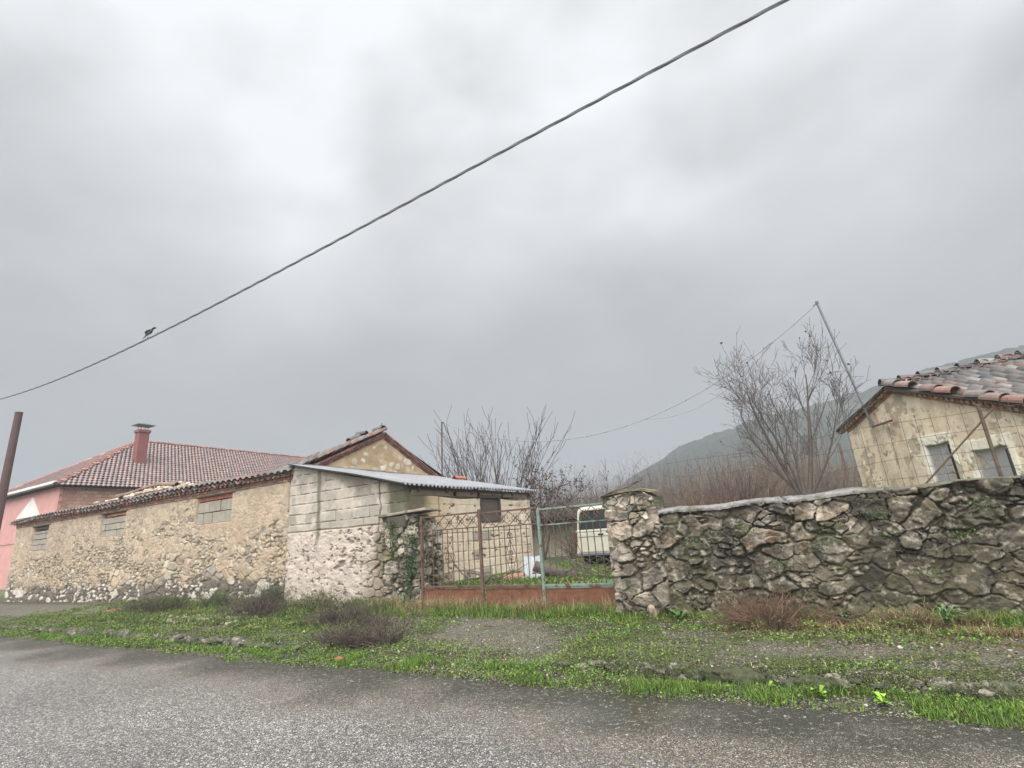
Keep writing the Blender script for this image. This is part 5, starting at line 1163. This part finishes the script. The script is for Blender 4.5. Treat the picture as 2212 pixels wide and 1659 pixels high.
p = scatter(60000, -9.4, 3.2, 8.0, 9.35, lambda x, y: ss(8.35, 8.8, y+.25*(y > 8.9))*ss(.34, .52, fbm(x*1.6, y*2, 0, 121))*(1-(x > -3.45)*(y > 8.84)*1.)); mg.add(*blades(p, .17, .006, .8, GRN+GRB))
p = scatter(60000, -22, -8.6, 6.9, 9.5, lambda x, y: ss(.42, .58, fbm(x*1.1, y*1.6, 0, 122))*ss(-21, -17, x)); mg.add(*blades(p, .10+.16*ss(7.6, 9.2, p[:, 1]), .010, .9, GRN+DRK+[SG(112, 100, 62), SG(94, 82, 56)]))
o = mg.build('grass', M_leaf); tag(o, 'bright green grass blades along the road edge and wall foot', 'grass', kind='stuff')
mg = Acc()
p = scatter(9000, -9.3, -3.5, 8.7, 9.33, lambda x, y: ss(.45, .6, fbm(x*1.8, y*1.3, 0, 131))+.12); mg.add(*blades(p, .3, .005, .8, DRY))
p = scatter(15000, -1.6, 3.3, 7.9, 8.88, lambda x, y: ss(.42, .6, fbm(x*1.8, y*2.3, 0, 132))); mg.add(*blades(p, .12, .006, 1.2, DRY+[S(98, 66, 44), S(120, 78, 48)]))
p = scatter(9000, -22, 3, 6.2, 8.6, lambda x, y: ss(.55, .68, fbm(x*1.5, y*1.9, 0, 133))*.7); mg.add(*blades(p, .07, .006, 1.4, DRY))
o = mg.build('dry_grass', M_leaf); tag(o, 'straw coloured dead grass stems at the foot of the gate and right wall', 'dry grass', kind='stuff')
# moss cushions on the right shelf and fallen leaves
mg = Acc()
MOS = [SG(86, 100, 34), SG(72, 88, 30), SG(102, 116, 42), SG(60, 74, 30)]
p = scatter(130000, -3.4, 3.3, 5.95, 8.7, lambda x, y: ss(.5, .6, fbm(x*1.6, y*3.2, 0, 141, 5))*.9); p[:, 2] += rng.uniform(0, .02, len(p)); mg.add(*leaves(p, .012, up=1.2, pal=MOS))
n = 42000; x = rng.uniform(-3.2, 3.5, n); y = rng.uniform(5.93, 6.3, n); k = fbm(x*4, y*7, 0, 144, 5) > .46; x, y = x[k], y[k]
q = np.stack([x, y, .115+.05*(fbm(x*9, y*3, 0, 145)-.3)-.09*ss(6.03, 5.93, y)+rng.uniform(0, .02, len(x))], 1); mg.add(*leaves(q, .011, up=.6, pal=MOS+[SG(70, 62, 44), SG(120, 112, 96), SG(52, 48, 36)]))
p = scatter(50000, -22, -7, 6.05, 8.2, lambda x, y: ss(.5, .62, fbm(x*1.1, y*3, 0, 142, 5))*.9); p[:, 2] += rng.uniform(0, .02, len(p)); mg.add(*leaves(p, .025, up=1.2, pal=MOS))
tag(mg.build('moss', M_leaf), 'olive green moss cushions on the stony shelf above the road', 'moss', kind='stuff')
mg = Acc(); p = scatter(900, -9, 3.2, 5.3, 8.8, lambda x, y: .35+0*x); p[:, 2] += .012; mg.add(*leaves(p, .0245, up=2, pal=[S(170, 110, 56), S(142, 88, 50), S(190, 140, 80), S(120, 82, 54)]))
tag(mg.build('fallen_leaves', M_leaf), 'scattered brown and orange fallen leaves on the verge', 'fallen leaves', kind='stuff')
# broad leaved plants by the right kerb and ivy on the pillar
def plant(x, y, r, n, sz, label, pal, stems=0):
    z = float(gz(np.array([x]), np.array([y]))[0]); t = empty('broadleaf_weed', (x, y, z), label, 'weed', 'single broad leaved weeds on the verge'); a = Acc()
    for k in range(n):
        q = random.uniform(0, 6.28); L_ = r*random.uniform(.5, 1.1); d = np.array([math.cos(q), math.sin(q), 0]); s = np.array([-d[1], d[0], 0]); V = []
        hh = random.uniform(.4, 1.1)*L_
        for i, w in ((0, .1), (.35, .55), (.65, 1), (.88, .7), (1, .08)):
            c = np.array([x, y, z])+d*L_*i+np.array([0, 0, 1])*hh*(math.sin(i*2.1)); V += [c-s*w*sz*.5, c+np.array([0, 0, -.004]), c+s*w*sz*.5]
        V = np.array(V); F = np.array([[j*3+m_, j*3+m_+1, j*3+m_+4, j*3+m_+3] for j in range(4) for m_ in (0, 1)]); a.add(V, F, np.zeros((15, 3))+np.array(random.choice(pal))*random.uniform(.8, 1.2))
    a.build('foliage', M_leaf, t)
    return t
PL = [SG(130, 168, 62), SG(150, 182, 70), SG(112, 152, 56)]
plant(.05, 5.72, .10, 9, .05, 'yellow green broad leaved weed nearest the right end of the roadside grass', PL)
plant(-.42, 5.78, .09, 8, .045, 'yellow green broad leaved weed in the roadside grass, second from the right', PL)
plant(-.85, 5.80, .08, 7, .045, 'pale green broad leaved weed in the roadside grass below the brown bush', PL)
plant(-2.3, 8.55, .22, 16, .06, 'dark leafy weed against the foot of the right gate pillar', [S(72, 106, 52), S(88, 122, 58)])
plant(.9, 8.55, .26, 18, .03, 'spiky green weed at the foot of the right wall beside dry stalks', [S(86, 118, 66), S(104, 134, 78)])
plant(-.15, 8.6, .2, 16, .04, 'bushy green weed at the wall foot just right of the brown dead bush', [S(62, 100, 48), S(78, 116, 56)])
iv = Acc(); N_ = 2600; 
z = rng.uniform(.1, 1.75, N_); x = -8.47+rng.normal(0, .075, N_)*(1+.4*(1.6-z)); y = np.full(N_, 9.43)-rng.uniform(0, .07, N_)
k = fbm(x*6, z*5, 0, 150) > .42; iv.add(*leaves(np.stack([x, y, z], 1)[k], .04, up=-.2, pal=[S(62, 82, 48), S(78, 98, 58), S(50, 66, 42), S(96, 108, 76)]))
z = rng.uniform(1.2, 2.1, 500); x = -9.0+rng.normal(0, .06, 500); iv.add(*leaves(np.stack([x, 9.44-rng.uniform(0, .05, 500), z], 1), .03, up=-.2, pal=DRK))
tag(iv.build('ivy', M_leaf), 'dark green ivy climbing the edge of the left gate pillar', 'ivy')
# small weeds rooted in the right wall joints
iv = Acc()
for cx, cz in ((-1.95, 1.35), (-1.2, 1.42), (-.35, 1.1), (.5, 1.5), (1.35, 1.2), (1.6, 1.55), (.95, .75), (2.2, .9), (-.8, .9), (2.3, 1.5)):
    n = 130; iv.add(*leaves(np.stack([cx+rng.normal(0, .09, n), np.full(n, 8.86)-rng.uniform(0, .05, n), cz+rng.normal(0, .04, n)], 1), .02, up=0, pal=DRK+GRN[:2]))
tag(iv.build('wall_weeds', M_leaf), 'tiny green weeds rooted in the joints of the right stone wall', 'weeds', kind='stuff')

# ---------------------------------------------------------------- twiggy dead bushes on the verge
def bush(name, x, y, rx_, ry_, h, n, label, pal, grp, r=.0042, leaf=0, lp=None, K=6, wob=.25, z0=None):
    z = float(gz(np.array([x]), np.array([y]))[0]) if z0 is None else z0
    t = empty(name, (x, y, z), label, 'bush', grp); a = rng.uniform(0, 2*np.pi, n); q = np.sqrt(rng.uniform(0, 1, n))
    kc = rng.integers(0, 7, n); cxs, cys, chs = rng.normal(0, .42, 7)*rx_, rng.normal(0, .4, 7)*ry_, rng.uniform(.45, 1.15, 7); lx = rng.normal(0, .35, 7)*h
    if 'dead' not in name: cxs, cys, chs, lx = cxs*.6, cys*.6, chs*0+1, lx*0
    p0 = np.stack([x+cxs[kc]+rx_*.22*q*np.cos(a), y+cys[kc]+ry_*.22*q*np.sin(a), z+0*a], 1)
    d = np.stack([rx_*.75*np.cos(a)*q+lx[kc], ry_*.75*np.sin(a)*q, h*chs[kc]*rng.uniform(.2, 1.15, n)**1.2], 1); L_ = np.linalg.norm(d, axis=1)*1.05
    P = walk(p0, d, L_, K, wob); R_ = r*np.linspace(1, .4, K)[None]*rng.uniform(.7, 1.3, n)[:, None]
    c = np.array(pal)[rng.integers(0, len(pal), n)]*rng.uniform(.7, 1.2, n)[:, None]; ac = Acc(); ac.add(*batch_tubes(P, R_, 3, c))
    m2 = n*3; i = rng.integers(0, n, m2); k = rng.integers(1, K, m2); p1 = P[i, k]; dd = (P[i, k]-P[i, k-1]); dd /= np.linalg.norm(dd, axis=1, keepdims=True); dd = dd+rng.normal(0, .6, (m2, 3))
    P2 = walk(p1, dd, rng.uniform(.12, .38, m2)*h, 4, .3); ac.add(*batch_tubes(P2, r*.55*np.linspace(1, .4, 4)[None]+np.zeros((m2, 1)), 3, np.repeat(c, 3, axis=0)[rng.permutation(m2)]))
    ac.build('twigs', M_twig, t)
    if leaf:
        e = P2[:, -1][rng.integers(0, m2, leaf)]+rng.normal(0, .02, (leaf, 3)); b = Acc(); b.add(*leaves(e, .022 if h < 1 else .04, pal=lp)); b.build('foliage', M_leaf, t)
    return t
BR = [S(100, 88, 78), S(84, 74, 66), S(120, 104, 88), S(72, 62, 56)]; RB = [S(118, 88, 68), S(98, 74, 60), S(142, 112, 86), S(84, 66, 56)]
G_ = 'dead twiggy bushes on the verge'
bush('dead_bush', -7.0, 6.55, .7, .42, .34, 800, 'grey brown dead bush closest to the road, left of the gravel entrance', BR, G_)
bush('dead_bush', -8.3, 7.4, .8, .5, .38, 900, 'grey brown dead bush in front of the stone pillar, behind the roadside one', BR, G_)
bush('dead_bush', -12.0, 8.2, 1.0, .5, .42, 800, 'dark dead bush below the shed wall', BR, G_, r=.005)
bush('dead_bush', -16.8, 8.2, 1.7, .6, .28, 700, 'dark green and brown dead bush before the farmhouse, leftmost of the bushes', [S(80, 78, 60), S(68, 70, 52), S(94, 84, 66)], G_, r=.006)
bush('dead_bush', -.8, 8.2, .62, .42, .36, 1000, 'reddish brown dead bush at the foot of the right stone wall', RB, G_)
bush('dead_bush', .55, 8.5, .38, .22, .26, 300, 'straw and rust coloured dead stalks leaning on the right wall, right of the reddish bush', DRY+RB, G_)
bush('green_bush', -13.0, 9.1, .45, .3, .55, 380, 'small dark green shrub at the seam between farmhouse and shed', [S(84, 88, 66)], 'green shrubs on the verge', leaf=1800, lp=DRK)
bush('green_bush', -15.2, 8.9, 1.0, .4, .38, 380, 'low spreading green shrub at the foot of the farmhouse wall', [S(84, 88, 66)], 'green shrubs on the verge', leaf=3500, lp=GRN[:4])
bush('green_bush', -10.9, 8.9, .9, .45, .36, 380, 'low yellow green shrub against the pink-white stucco of the shed', [S(96, 92, 66)], 'green shrubs on the verge', leaf=3500, lp=GRN)

# kerb stones and debris
def slab_run(name, xs_, y, z, label, col, dy=.16):
    m = MB(); R = random.Random(len(xs_))
    for a, b in zip(xs_[:-1], xs_[1:]): m.box((a+.01, y+R.uniform(-.02, .02), -.05), (b-.01, y+dy, z+R.uniform(-.012, .012)), np.array(col)*R.uniform(.8, 1.15), bev=.02, jit=.006)
    return tag(m.build(name, M_stone), label, 'kerb')
def kerb(x0, x1, y, label, seed, res=.011):
    m = int((x1-x0)/res); n_ = 26; u = np.linspace(x0, x1, m)[:, None]+np.zeros((1, n_)); t = np.linspace(0, 1, n_)[None]+0*u
    a = fbm(u*1.4, t, 0, seed, 4); b = fbm(u*9, t*2, 0, seed+1, 4); cfine = fbm(u*30, t*5, 0, seed+2, 3)
    yy = y+.02*np.sin(u*3)+.24*t**1.5-.05*np.sin(t*math.pi)+.09*(b-.5)*(1-t)+.03*(cfine-.5)
    zz = -.03+.165*np.sin(np.minimum(t*1.5, 1)*math.pi/2)+.09*(b-.5)+.045*(cfine-.5)-.03*(t > .8)-.05*ss(.46, .38, a)+.05*(fbm(u*3.5, t*1.5, 0, seed+9, 3)-.5)
    e_, i_, _, _ = cells(u, yy+t*.1, .055, .05, seed+11, p=2.2); zz = zz+.022*ss(0, .02, e_)*i_; yy = yy-.03*ss(0, .02, e_)*i_
    c = rnd_pal(i_, [S(112, 106, 94), S(84, 80, 70), S(134, 126, 112), S(70, 68, 56), S(98, 92, 80)])*(.5+.5*ss(0, .012, e_))[..., None]; c = c*(.45+1.*cfine[..., None]); c = mixc(c, S(140, 132, 118), ss(.54, .62, b)*.5); c = mixc(c, S(66, 74, 38), ss(.36, .48, fbm(u*5, t*2, 0, seed+5, 4))*.85); c = mixc(c, S(50, 48, 40), ss(.35, .1, t)*.6)
    i = (np.arange(m-1)[:, None]*n_+np.arange(n_-1)[None]).ravel()
    tag(mkobj('kerb', np.stack([u, yy, zz], -1).reshape(-1, 3), np.stack([i, i+n_, i+n_+1, i+1], 1), M_stone, None, c.reshape(-1, 3)), label, 'kerb')
kerb(-3.0, 3.6, 6.0, 'mossy crumbling stone kerb below the right wall', 700)
kerb(-22, -7.2, 6.02, 'mossy grey concrete kerb along the verge before the farmhouse', 720, .018)
m = MB()
for k in range(70):
    x, y = random.uniform(-20, -15.2), 0; y = 8.35+.12*(x+17)*-.3+random.gauss(0, .16); m.box((x, y, float(gz(np.array([x]), np.array([y]))[0])), (x+random.uniform(.12, .34), y+random.uniform(.05, .12), float(gz(np.array([x]), np.array([y]))[0])+.035), np.array(random.choice([S(176, 104, 76), S(150, 86, 66), S(186, 122, 88)]))*random.uniform(.8, 1.1), jit=.008)
tag(m.build('broken_tiles', M_tile), 'scatter of broken orange clay tiles on the ground below the farmhouse', 'broken tiles', kind='stuff')
m = MB()
for k in range(520):
    x = random.uniform(-9, 3.2); y = random.uniform(5.35, 8.8); m.rock((x, y, float(gz(np.array([x]), np.array([y]))[0])+.004), random.uniform(.006, .018)*(1 if random.random() < .97 else 2.2), np.array(random.choice([S(160, 152, 138), S(130, 124, 112), S(108, 102, 92), S(180, 174, 160)])))
for k in range(260):
    x = random.gauss(-13.2, 1.2); y = random.gauss(7.6, .3); m.rock((x, y, float(gz(np.array([x]), np.array([y]))[0])+.02), random.uniform(.015, .05), np.array(random.choice([S(180, 170, 150), S(160, 150, 134)])))
tag(m.build('loose_gravel', M_farm), 'loose pale pebbles over the verge and gravel entrance', 'gravel', kind='stuff')
m = MB(); R = random.Random(12)
for k in range(170):
    x = R.uniform(-3.2, 3.5) if k < 110 else R.uniform(-20, -7.4); m.rock((x, 6.02+R.gauss(0, .05)+.05, .075+R.uniform(-.03, .04)), R.uniform(.02, .075), np.array(R.choice([S(112, 104, 92), S(92, 88, 76), S(132, 124, 110), S(70, 70, 50)])), sq=(1.3, .9, .6))
tag(m.build('kerb_rubble', M_stone), 'broken mossy stones crumbling out of the kerbs', 'rubble', kind='stuff')
m = MB(); m.rock((-2.75, 8.62, .24), .13, S(178, 154, 130), sq=(.7, .6, 1.1)); tag(m.build('fallen_stone', M_stone), 'pale fallen stone in the grass below the right gate pillar', 'stone')
m = MB(); m.rock((-6.52, 5.72, .04), .07, S(150, 92, 70), sq=(1.3, .8, .6)); tag(m.build('brick_fragment', M_brick), 'reddish brick fragment at the road edge below the dead bush', 'brick fragment')
m = MB(); P, R_ = crooked((-5.35, 7.75, .17), (1, -.1, .02), .5, .014, .12); m.tube(P, R_, 6); tag(m.build('stick', M_bark, usecol=False), 'thin brown stick lying on the gravel before the gate', 'stick')

# ---------------------------------------------------------------- trees
def branchy(name, label, cat, grp, base, stems, K0, levels, leafn=0, lp=None, lsz=.04, trunk_c=S(104, 96, 90), twig_c=S(96, 84, 78), r0=.07, rmin=.006, main=None):
    """stems: list of (start, direction, length, radius, upward pull, wobble)"""
    t = empty(name, tuple(base), label, cat, grp); m = MB(); cur = []
    if main: m.tube(walk(np.array([main[0]], float), np.array([main[1]], float), np.array([main[2]]), 6, .04)[0], main[3]*np.linspace(1, .8, 6), 8)
    for st_, d, L_, r, up, wob in stems:
        P = walk(np.array([st_], float), np.array([d], float), np.array([L_]), K0, wob, up)[0]; R_ = r*np.linspace(1, .1, K0)**.8
        m.tube(P, R_, 7); cur.append((P, R_))
    m.build('trunk', M_bark, t, usecol=False)
    ac = Acc(); P = np.array([c[0] for c in cur]); R0 = np.array([c[1] for c in cur])
    for (mult, lo, hi, lr, wob, up, spread, K, tmin) in levels:
        n_, Kp = P.shape[:2]; N2 = n_*mult; i = np.repeat(np.arange(n_), mult); tt = rng.uniform(tmin, 1, N2)*(Kp-1); k = np.minimum(tt.astype(int), Kp-2); f = (tt-k)[:, None]
        p = P[i, k]*(1-f)+P[i, k+1]*f; d = P[i, k+1]-P[i, k]; d /= np.linalg.norm(d, axis=1, keepdims=True)+1e-9
        rr = (R0[i, k]*(1-f[:, 0])+R0[i, k+1]*f[:, 0])*lr; s = rng.normal(0, 1, (N2, 3)); s -= d*np.sum(s*d, axis=1, keepdims=True); s /= np.linalg.norm(s, axis=1, keepdims=True)+1e-9
        P2 = walk(p, d+s*spread*rng.uniform(.6, 1.3, N2)[:, None], rng.uniform(lo, hi, N2), K, wob, up); R2 = np.maximum(rr[:, None]*np.linspace(1, .35, K)[None], rmin)
        c = np.zeros((N2, 3))+np.array(twig_c)*rng.uniform(.75, 1.15, N2)[:, None]; ac.add(*batch_tubes(P2, R2, 4 if rr.mean() > .012 else 3, c)); P, R0 = P2, R2
    ac.build('branches', M_twig, t)
    if leafn:
        b = Acc(); e = P[rng.integers(0, len(P), leafn), rng.integers(1, P.shape[1], leafn)]+rng.normal(0, .03, (leafn, 3)); b.add(*leaves(e, lsz, pal=lp)); b.build('foliage', M_leaf, t)
    return t
BL_ = [S(92, 70, 58), S(76, 60, 52), S(112, 84, 64)]
def reseed(k):
    rng.bit_generator.state = np.random.default_rng(k).bit_generator.state; random.seed(k)
# vase shaped bush of upright shoots behind the shed
reseed(21)
B0 = np.array([-13.3, 20.5, .5]); st = []
for k in range(20):
    sp = -.85+1.45*k/19; st.append((B0+np.array([.3*sp, random.uniform(-.2, .2), 0]), (sp+random.gauss(0, .05), random.uniform(-.3, .3), 1), random.uniform(3.8, 4.9), .06, .03, .05))
branchy('vase_tree', 'bare pollarded tree with a fan of long upright shoots behind the shed', 'tree', 'bare trees in the yard', B0, st, 8,
        [(6, 1.2, 3.6, .62, .05, .10, .32, 7, .25), (3, .5, 1.4, .5, .07, .05, .5, 5, .3)], twig_c=S(84, 74, 70), rmin=.010)
# small tree still holding brown leaves
reseed(22)
B1 = np.array([-10.6, 20., .5]); st = [(B1, (.1*math.cos(k*2.1), .1*math.sin(k*2.1), 1), 3., .06, .02, .1) for k in range(3)]+[(B1, (.5, 0, 1), 2.8, .05, .02, .12), (B1, (-.5, .1, 1), 2.6, .05, .02, .12)]
branchy('leafy_tree', 'small dark tree still dotted with brown leaves, right of the upright shoots', 'tree', 'bare trees in the yard', B1, st, 8,
        [(7, .8, 2.2, .55, .12, .03, .8, 6, .3), (6, .3, 1.0, .5, .15, .02, .9, 5, .2)], leafn=3000, lp=BL_, lsz=.07, twig_c=S(84, 74, 70))
# two stemmed tree before the barn
reseed(33)
B2 = np.array([-.48, 14.8, 1.8]); st = [(B2, (-.42, 0, 1), 3.2, .062, .04, .05), (B2+np.array([.03, 0, 0]), (.30, .1, 1), 3.4, .07, .03, .05), (B2+np.array([-.06, 0, .2]), (-.6, .1, .9), 2.4, .04, .09, .06), (B2+np.array([.06, 0, .1]), (.7, -.1, .9), 2.4, .038, .08, .06), (B2+np.array([0, 0, .2]), (-.04, .3, 1), 3.0, .042, .03, .06), (B2, (-.15, -.3, 1), 2.9, .04, .04, .06)]
branchy('two_stemmed_tree', 'bare grey tree with two leaning stems between the hill and the barn', 'tree', 'bare trees in the yard', B2, st, 9,
        [(11, .6, 1.5, .45, .07, .09, .7, 8, .15), (6, .3, .9, .5, .10, .06, .7, 5, .3), (3, .15, .4, .6, .10, .02, .7, 3, .3)], leafn=60, lp=BL_, lsz=.06, main=(B2-np.array([0, 0, 1.3]), (.0, 0, 1), 1.35, .13), twig_c=S(104, 96, 92), trunk_c=S(110, 104, 98), rmin=.0045)
# sapling
reseed(24)
B3 = np.array([-6.9, 18.2, .5]); branchy('sapling', 'thin dark upright sapling standing above the parked van', 'tree', 'bare trees in the yard', B3, [(B3, (0, 0, 1), 3.3, .03, .01, .04)], 8, [(14, .2, .6, .5, .1, .05, .5, 5, .35)], leafn=60, lp=BL_, twig_c=S(66, 60, 58))
reseed(25)
# shrubs in rows behind
SC1 = [S(120, 106, 98), S(106, 94, 88), S(132, 116, 106)]; SC2 = [S(130, 110, 88), S(140, 120, 92), S(116, 100, 84)]; SC3 = [S(100, 84, 80), S(90, 78, 74)]
spots = [(-2.9, 20.5, 3.1, SC1, 'tall pinkish brown shrub between the mortared pillar and the hill crest'), (-1.6, 26, 4.2, SC2, 'tall ochre brown shrub in front of the middle of the hill'), (-12.3, 26, 3.6, SC1, 'pinkish grey bare shrub behind the brown leaved tree'), (-9.8, 25, 3.5, SC1, 'pinkish grey bare shrub to the left above the van'), (-7.3, 26, 3.6, SC1, 'pinkish grey bare shrub directly above the van'),
         (-5.4, 25, 3.2, SC1, 'grey brown bare shrub above the right gate pillar'), (-3.6, 22, 2.7, SC2, 'tan bare shrub behind the start of the right wall coping'), (-2.2, 19, 2.3, SC3, 'dark wine brown shrub behind the coping below the hill crest'),
         (-4.4, 30, 3.6, SC2, 'pale ochre shrub farther back above the start of the coping'), (-1.0, 23, 3.0, SC2, 'ochre shrub behind the two stemmed tree, on its left'), (.6, 22, 2.8, SC1, 'grey brown shrub just left of the barn corner'), (-3.1, 17.5, 1.9, RB, 'low reddish brown shrub behind the coping'),
         (-14.8, 24, 3.4, SC1, 'grey bare shrub behind the base of the upright shoots')]
for (x, y, h, pal, lb) in spots:
    bush('bare_shrub', x, y, 1.5, .9, h*.92, 520, lb, pal, 'bare shrubs between the yard and the hill', r=.010, K=7, wob=.13, leaf=260, lp=BL_+[S(150, 110, 70)])
bush('evergreen_shrub', -6.3, 20.3, 1.1, .6, 1.9, 200, 'small olive green shrub behind the roof of the van', [S(90, 92, 66)], 'green shrubs in the yard', r=.007, leaf=2600, lp=[S(104, 108, 56), S(84, 92, 52), S(130, 112, 60)])
bush('evergreen_shrub', -8.6, 19.6, 1.0, .5, 1.5, 200, 'dark shrub in front of the low yard wall', [S(80, 72, 62)], 'green shrubs in the yard', r=.008, leaf=1200, lp=DRK)
# thicket that reads as one mass
ac = Acc(); n = 5600; x = rng.uniform(-34, 14, n); y = rng.uniform(29, 48, n); h = 2.9+2.0*fbm(x*.25, y*.25, 0, 160)+.9*(rng.uniform(0, 1, n)-.5)
P = walk(np.stack([x, y, -.1+0*x], 1), np.stack([rng.normal(0, .18, n), rng.normal(0, .1, n), 0*x+1], 1), h, 5, .07); c = np.array(SC1+SC2)[rng.integers(0, 6, n)]*rng.uniform(.8, 1.15, n)[:, None]
ac.add(*batch_tubes(P, .013*np.linspace(1, .4, 5)[None]+np.zeros((n, 1)), 3, c))
m2 = n*3; i = rng.integers(0, n, m2); k = rng.integers(1, 5, m2); P2 = walk(P[i, k], rng.normal(0, .5, (m2, 3))+np.array([0, 0, .8]), rng.uniform(.3, 1., m2), 4, .15); ac.add(*batch_tubes(P2, .007*np.linspace(1, .5, 4)[None]+np.zeros((m2, 1)), 3, c[i]))
tag(ac.build('thicket', M_twig), 'dense brown winter thicket between the yard and the hill', 'thicket', kind='stuff')
# yard grass
mg = Acc(); p = scatter(36000, -8.6, -2.2, 9.9, 20, lambda x, y: np.clip(.9-.05*(y-10), .3, 1)*ss(.25, .45, fbm(x*1.2, y*1.2, 0, 171))); mg.add(*blades(p, .10, .018, .8, GRB+GRN)); p = p[::2].copy(); p[:, 2] += .04; mg.add(*leaves(p, .05, pal=GRN+GRB))
tag(mg.build('yard_grass', M_leaf), 'green grass in the yard seen through the gate', 'grass', kind='stuff')

# ================================================================ haze
m = MB(); m.box((-1000, -320, -6), (1000, 1600, 110))
hz = mkobj('haze', m.v[0], m.f, [], None); hz.data.materials.clear()
hm = bpy.data.materials.new('mist'); hm.use_nodes = True; n = hm.node_tree.nodes; n.clear()
pv = n.new('ShaderNodeVolumePrincipled'); pv.inputs['Color'].default_value = (.58, .61, .65, 1); pv.inputs['Density'].default_value = .0026; pv.inputs['Anisotropy'].default_value = 0
ou = n.new('ShaderNodeOutputMaterial'); hm.node_tree.links.new(pv.outputs[0], ou.inputs['Volume']); hz.data.materials.append(hm); tag(hz, 'thin grey mist filling the air', 'haze', kind='stuff')
for o in C.objects:
    if '_o' in o: del o['_o']
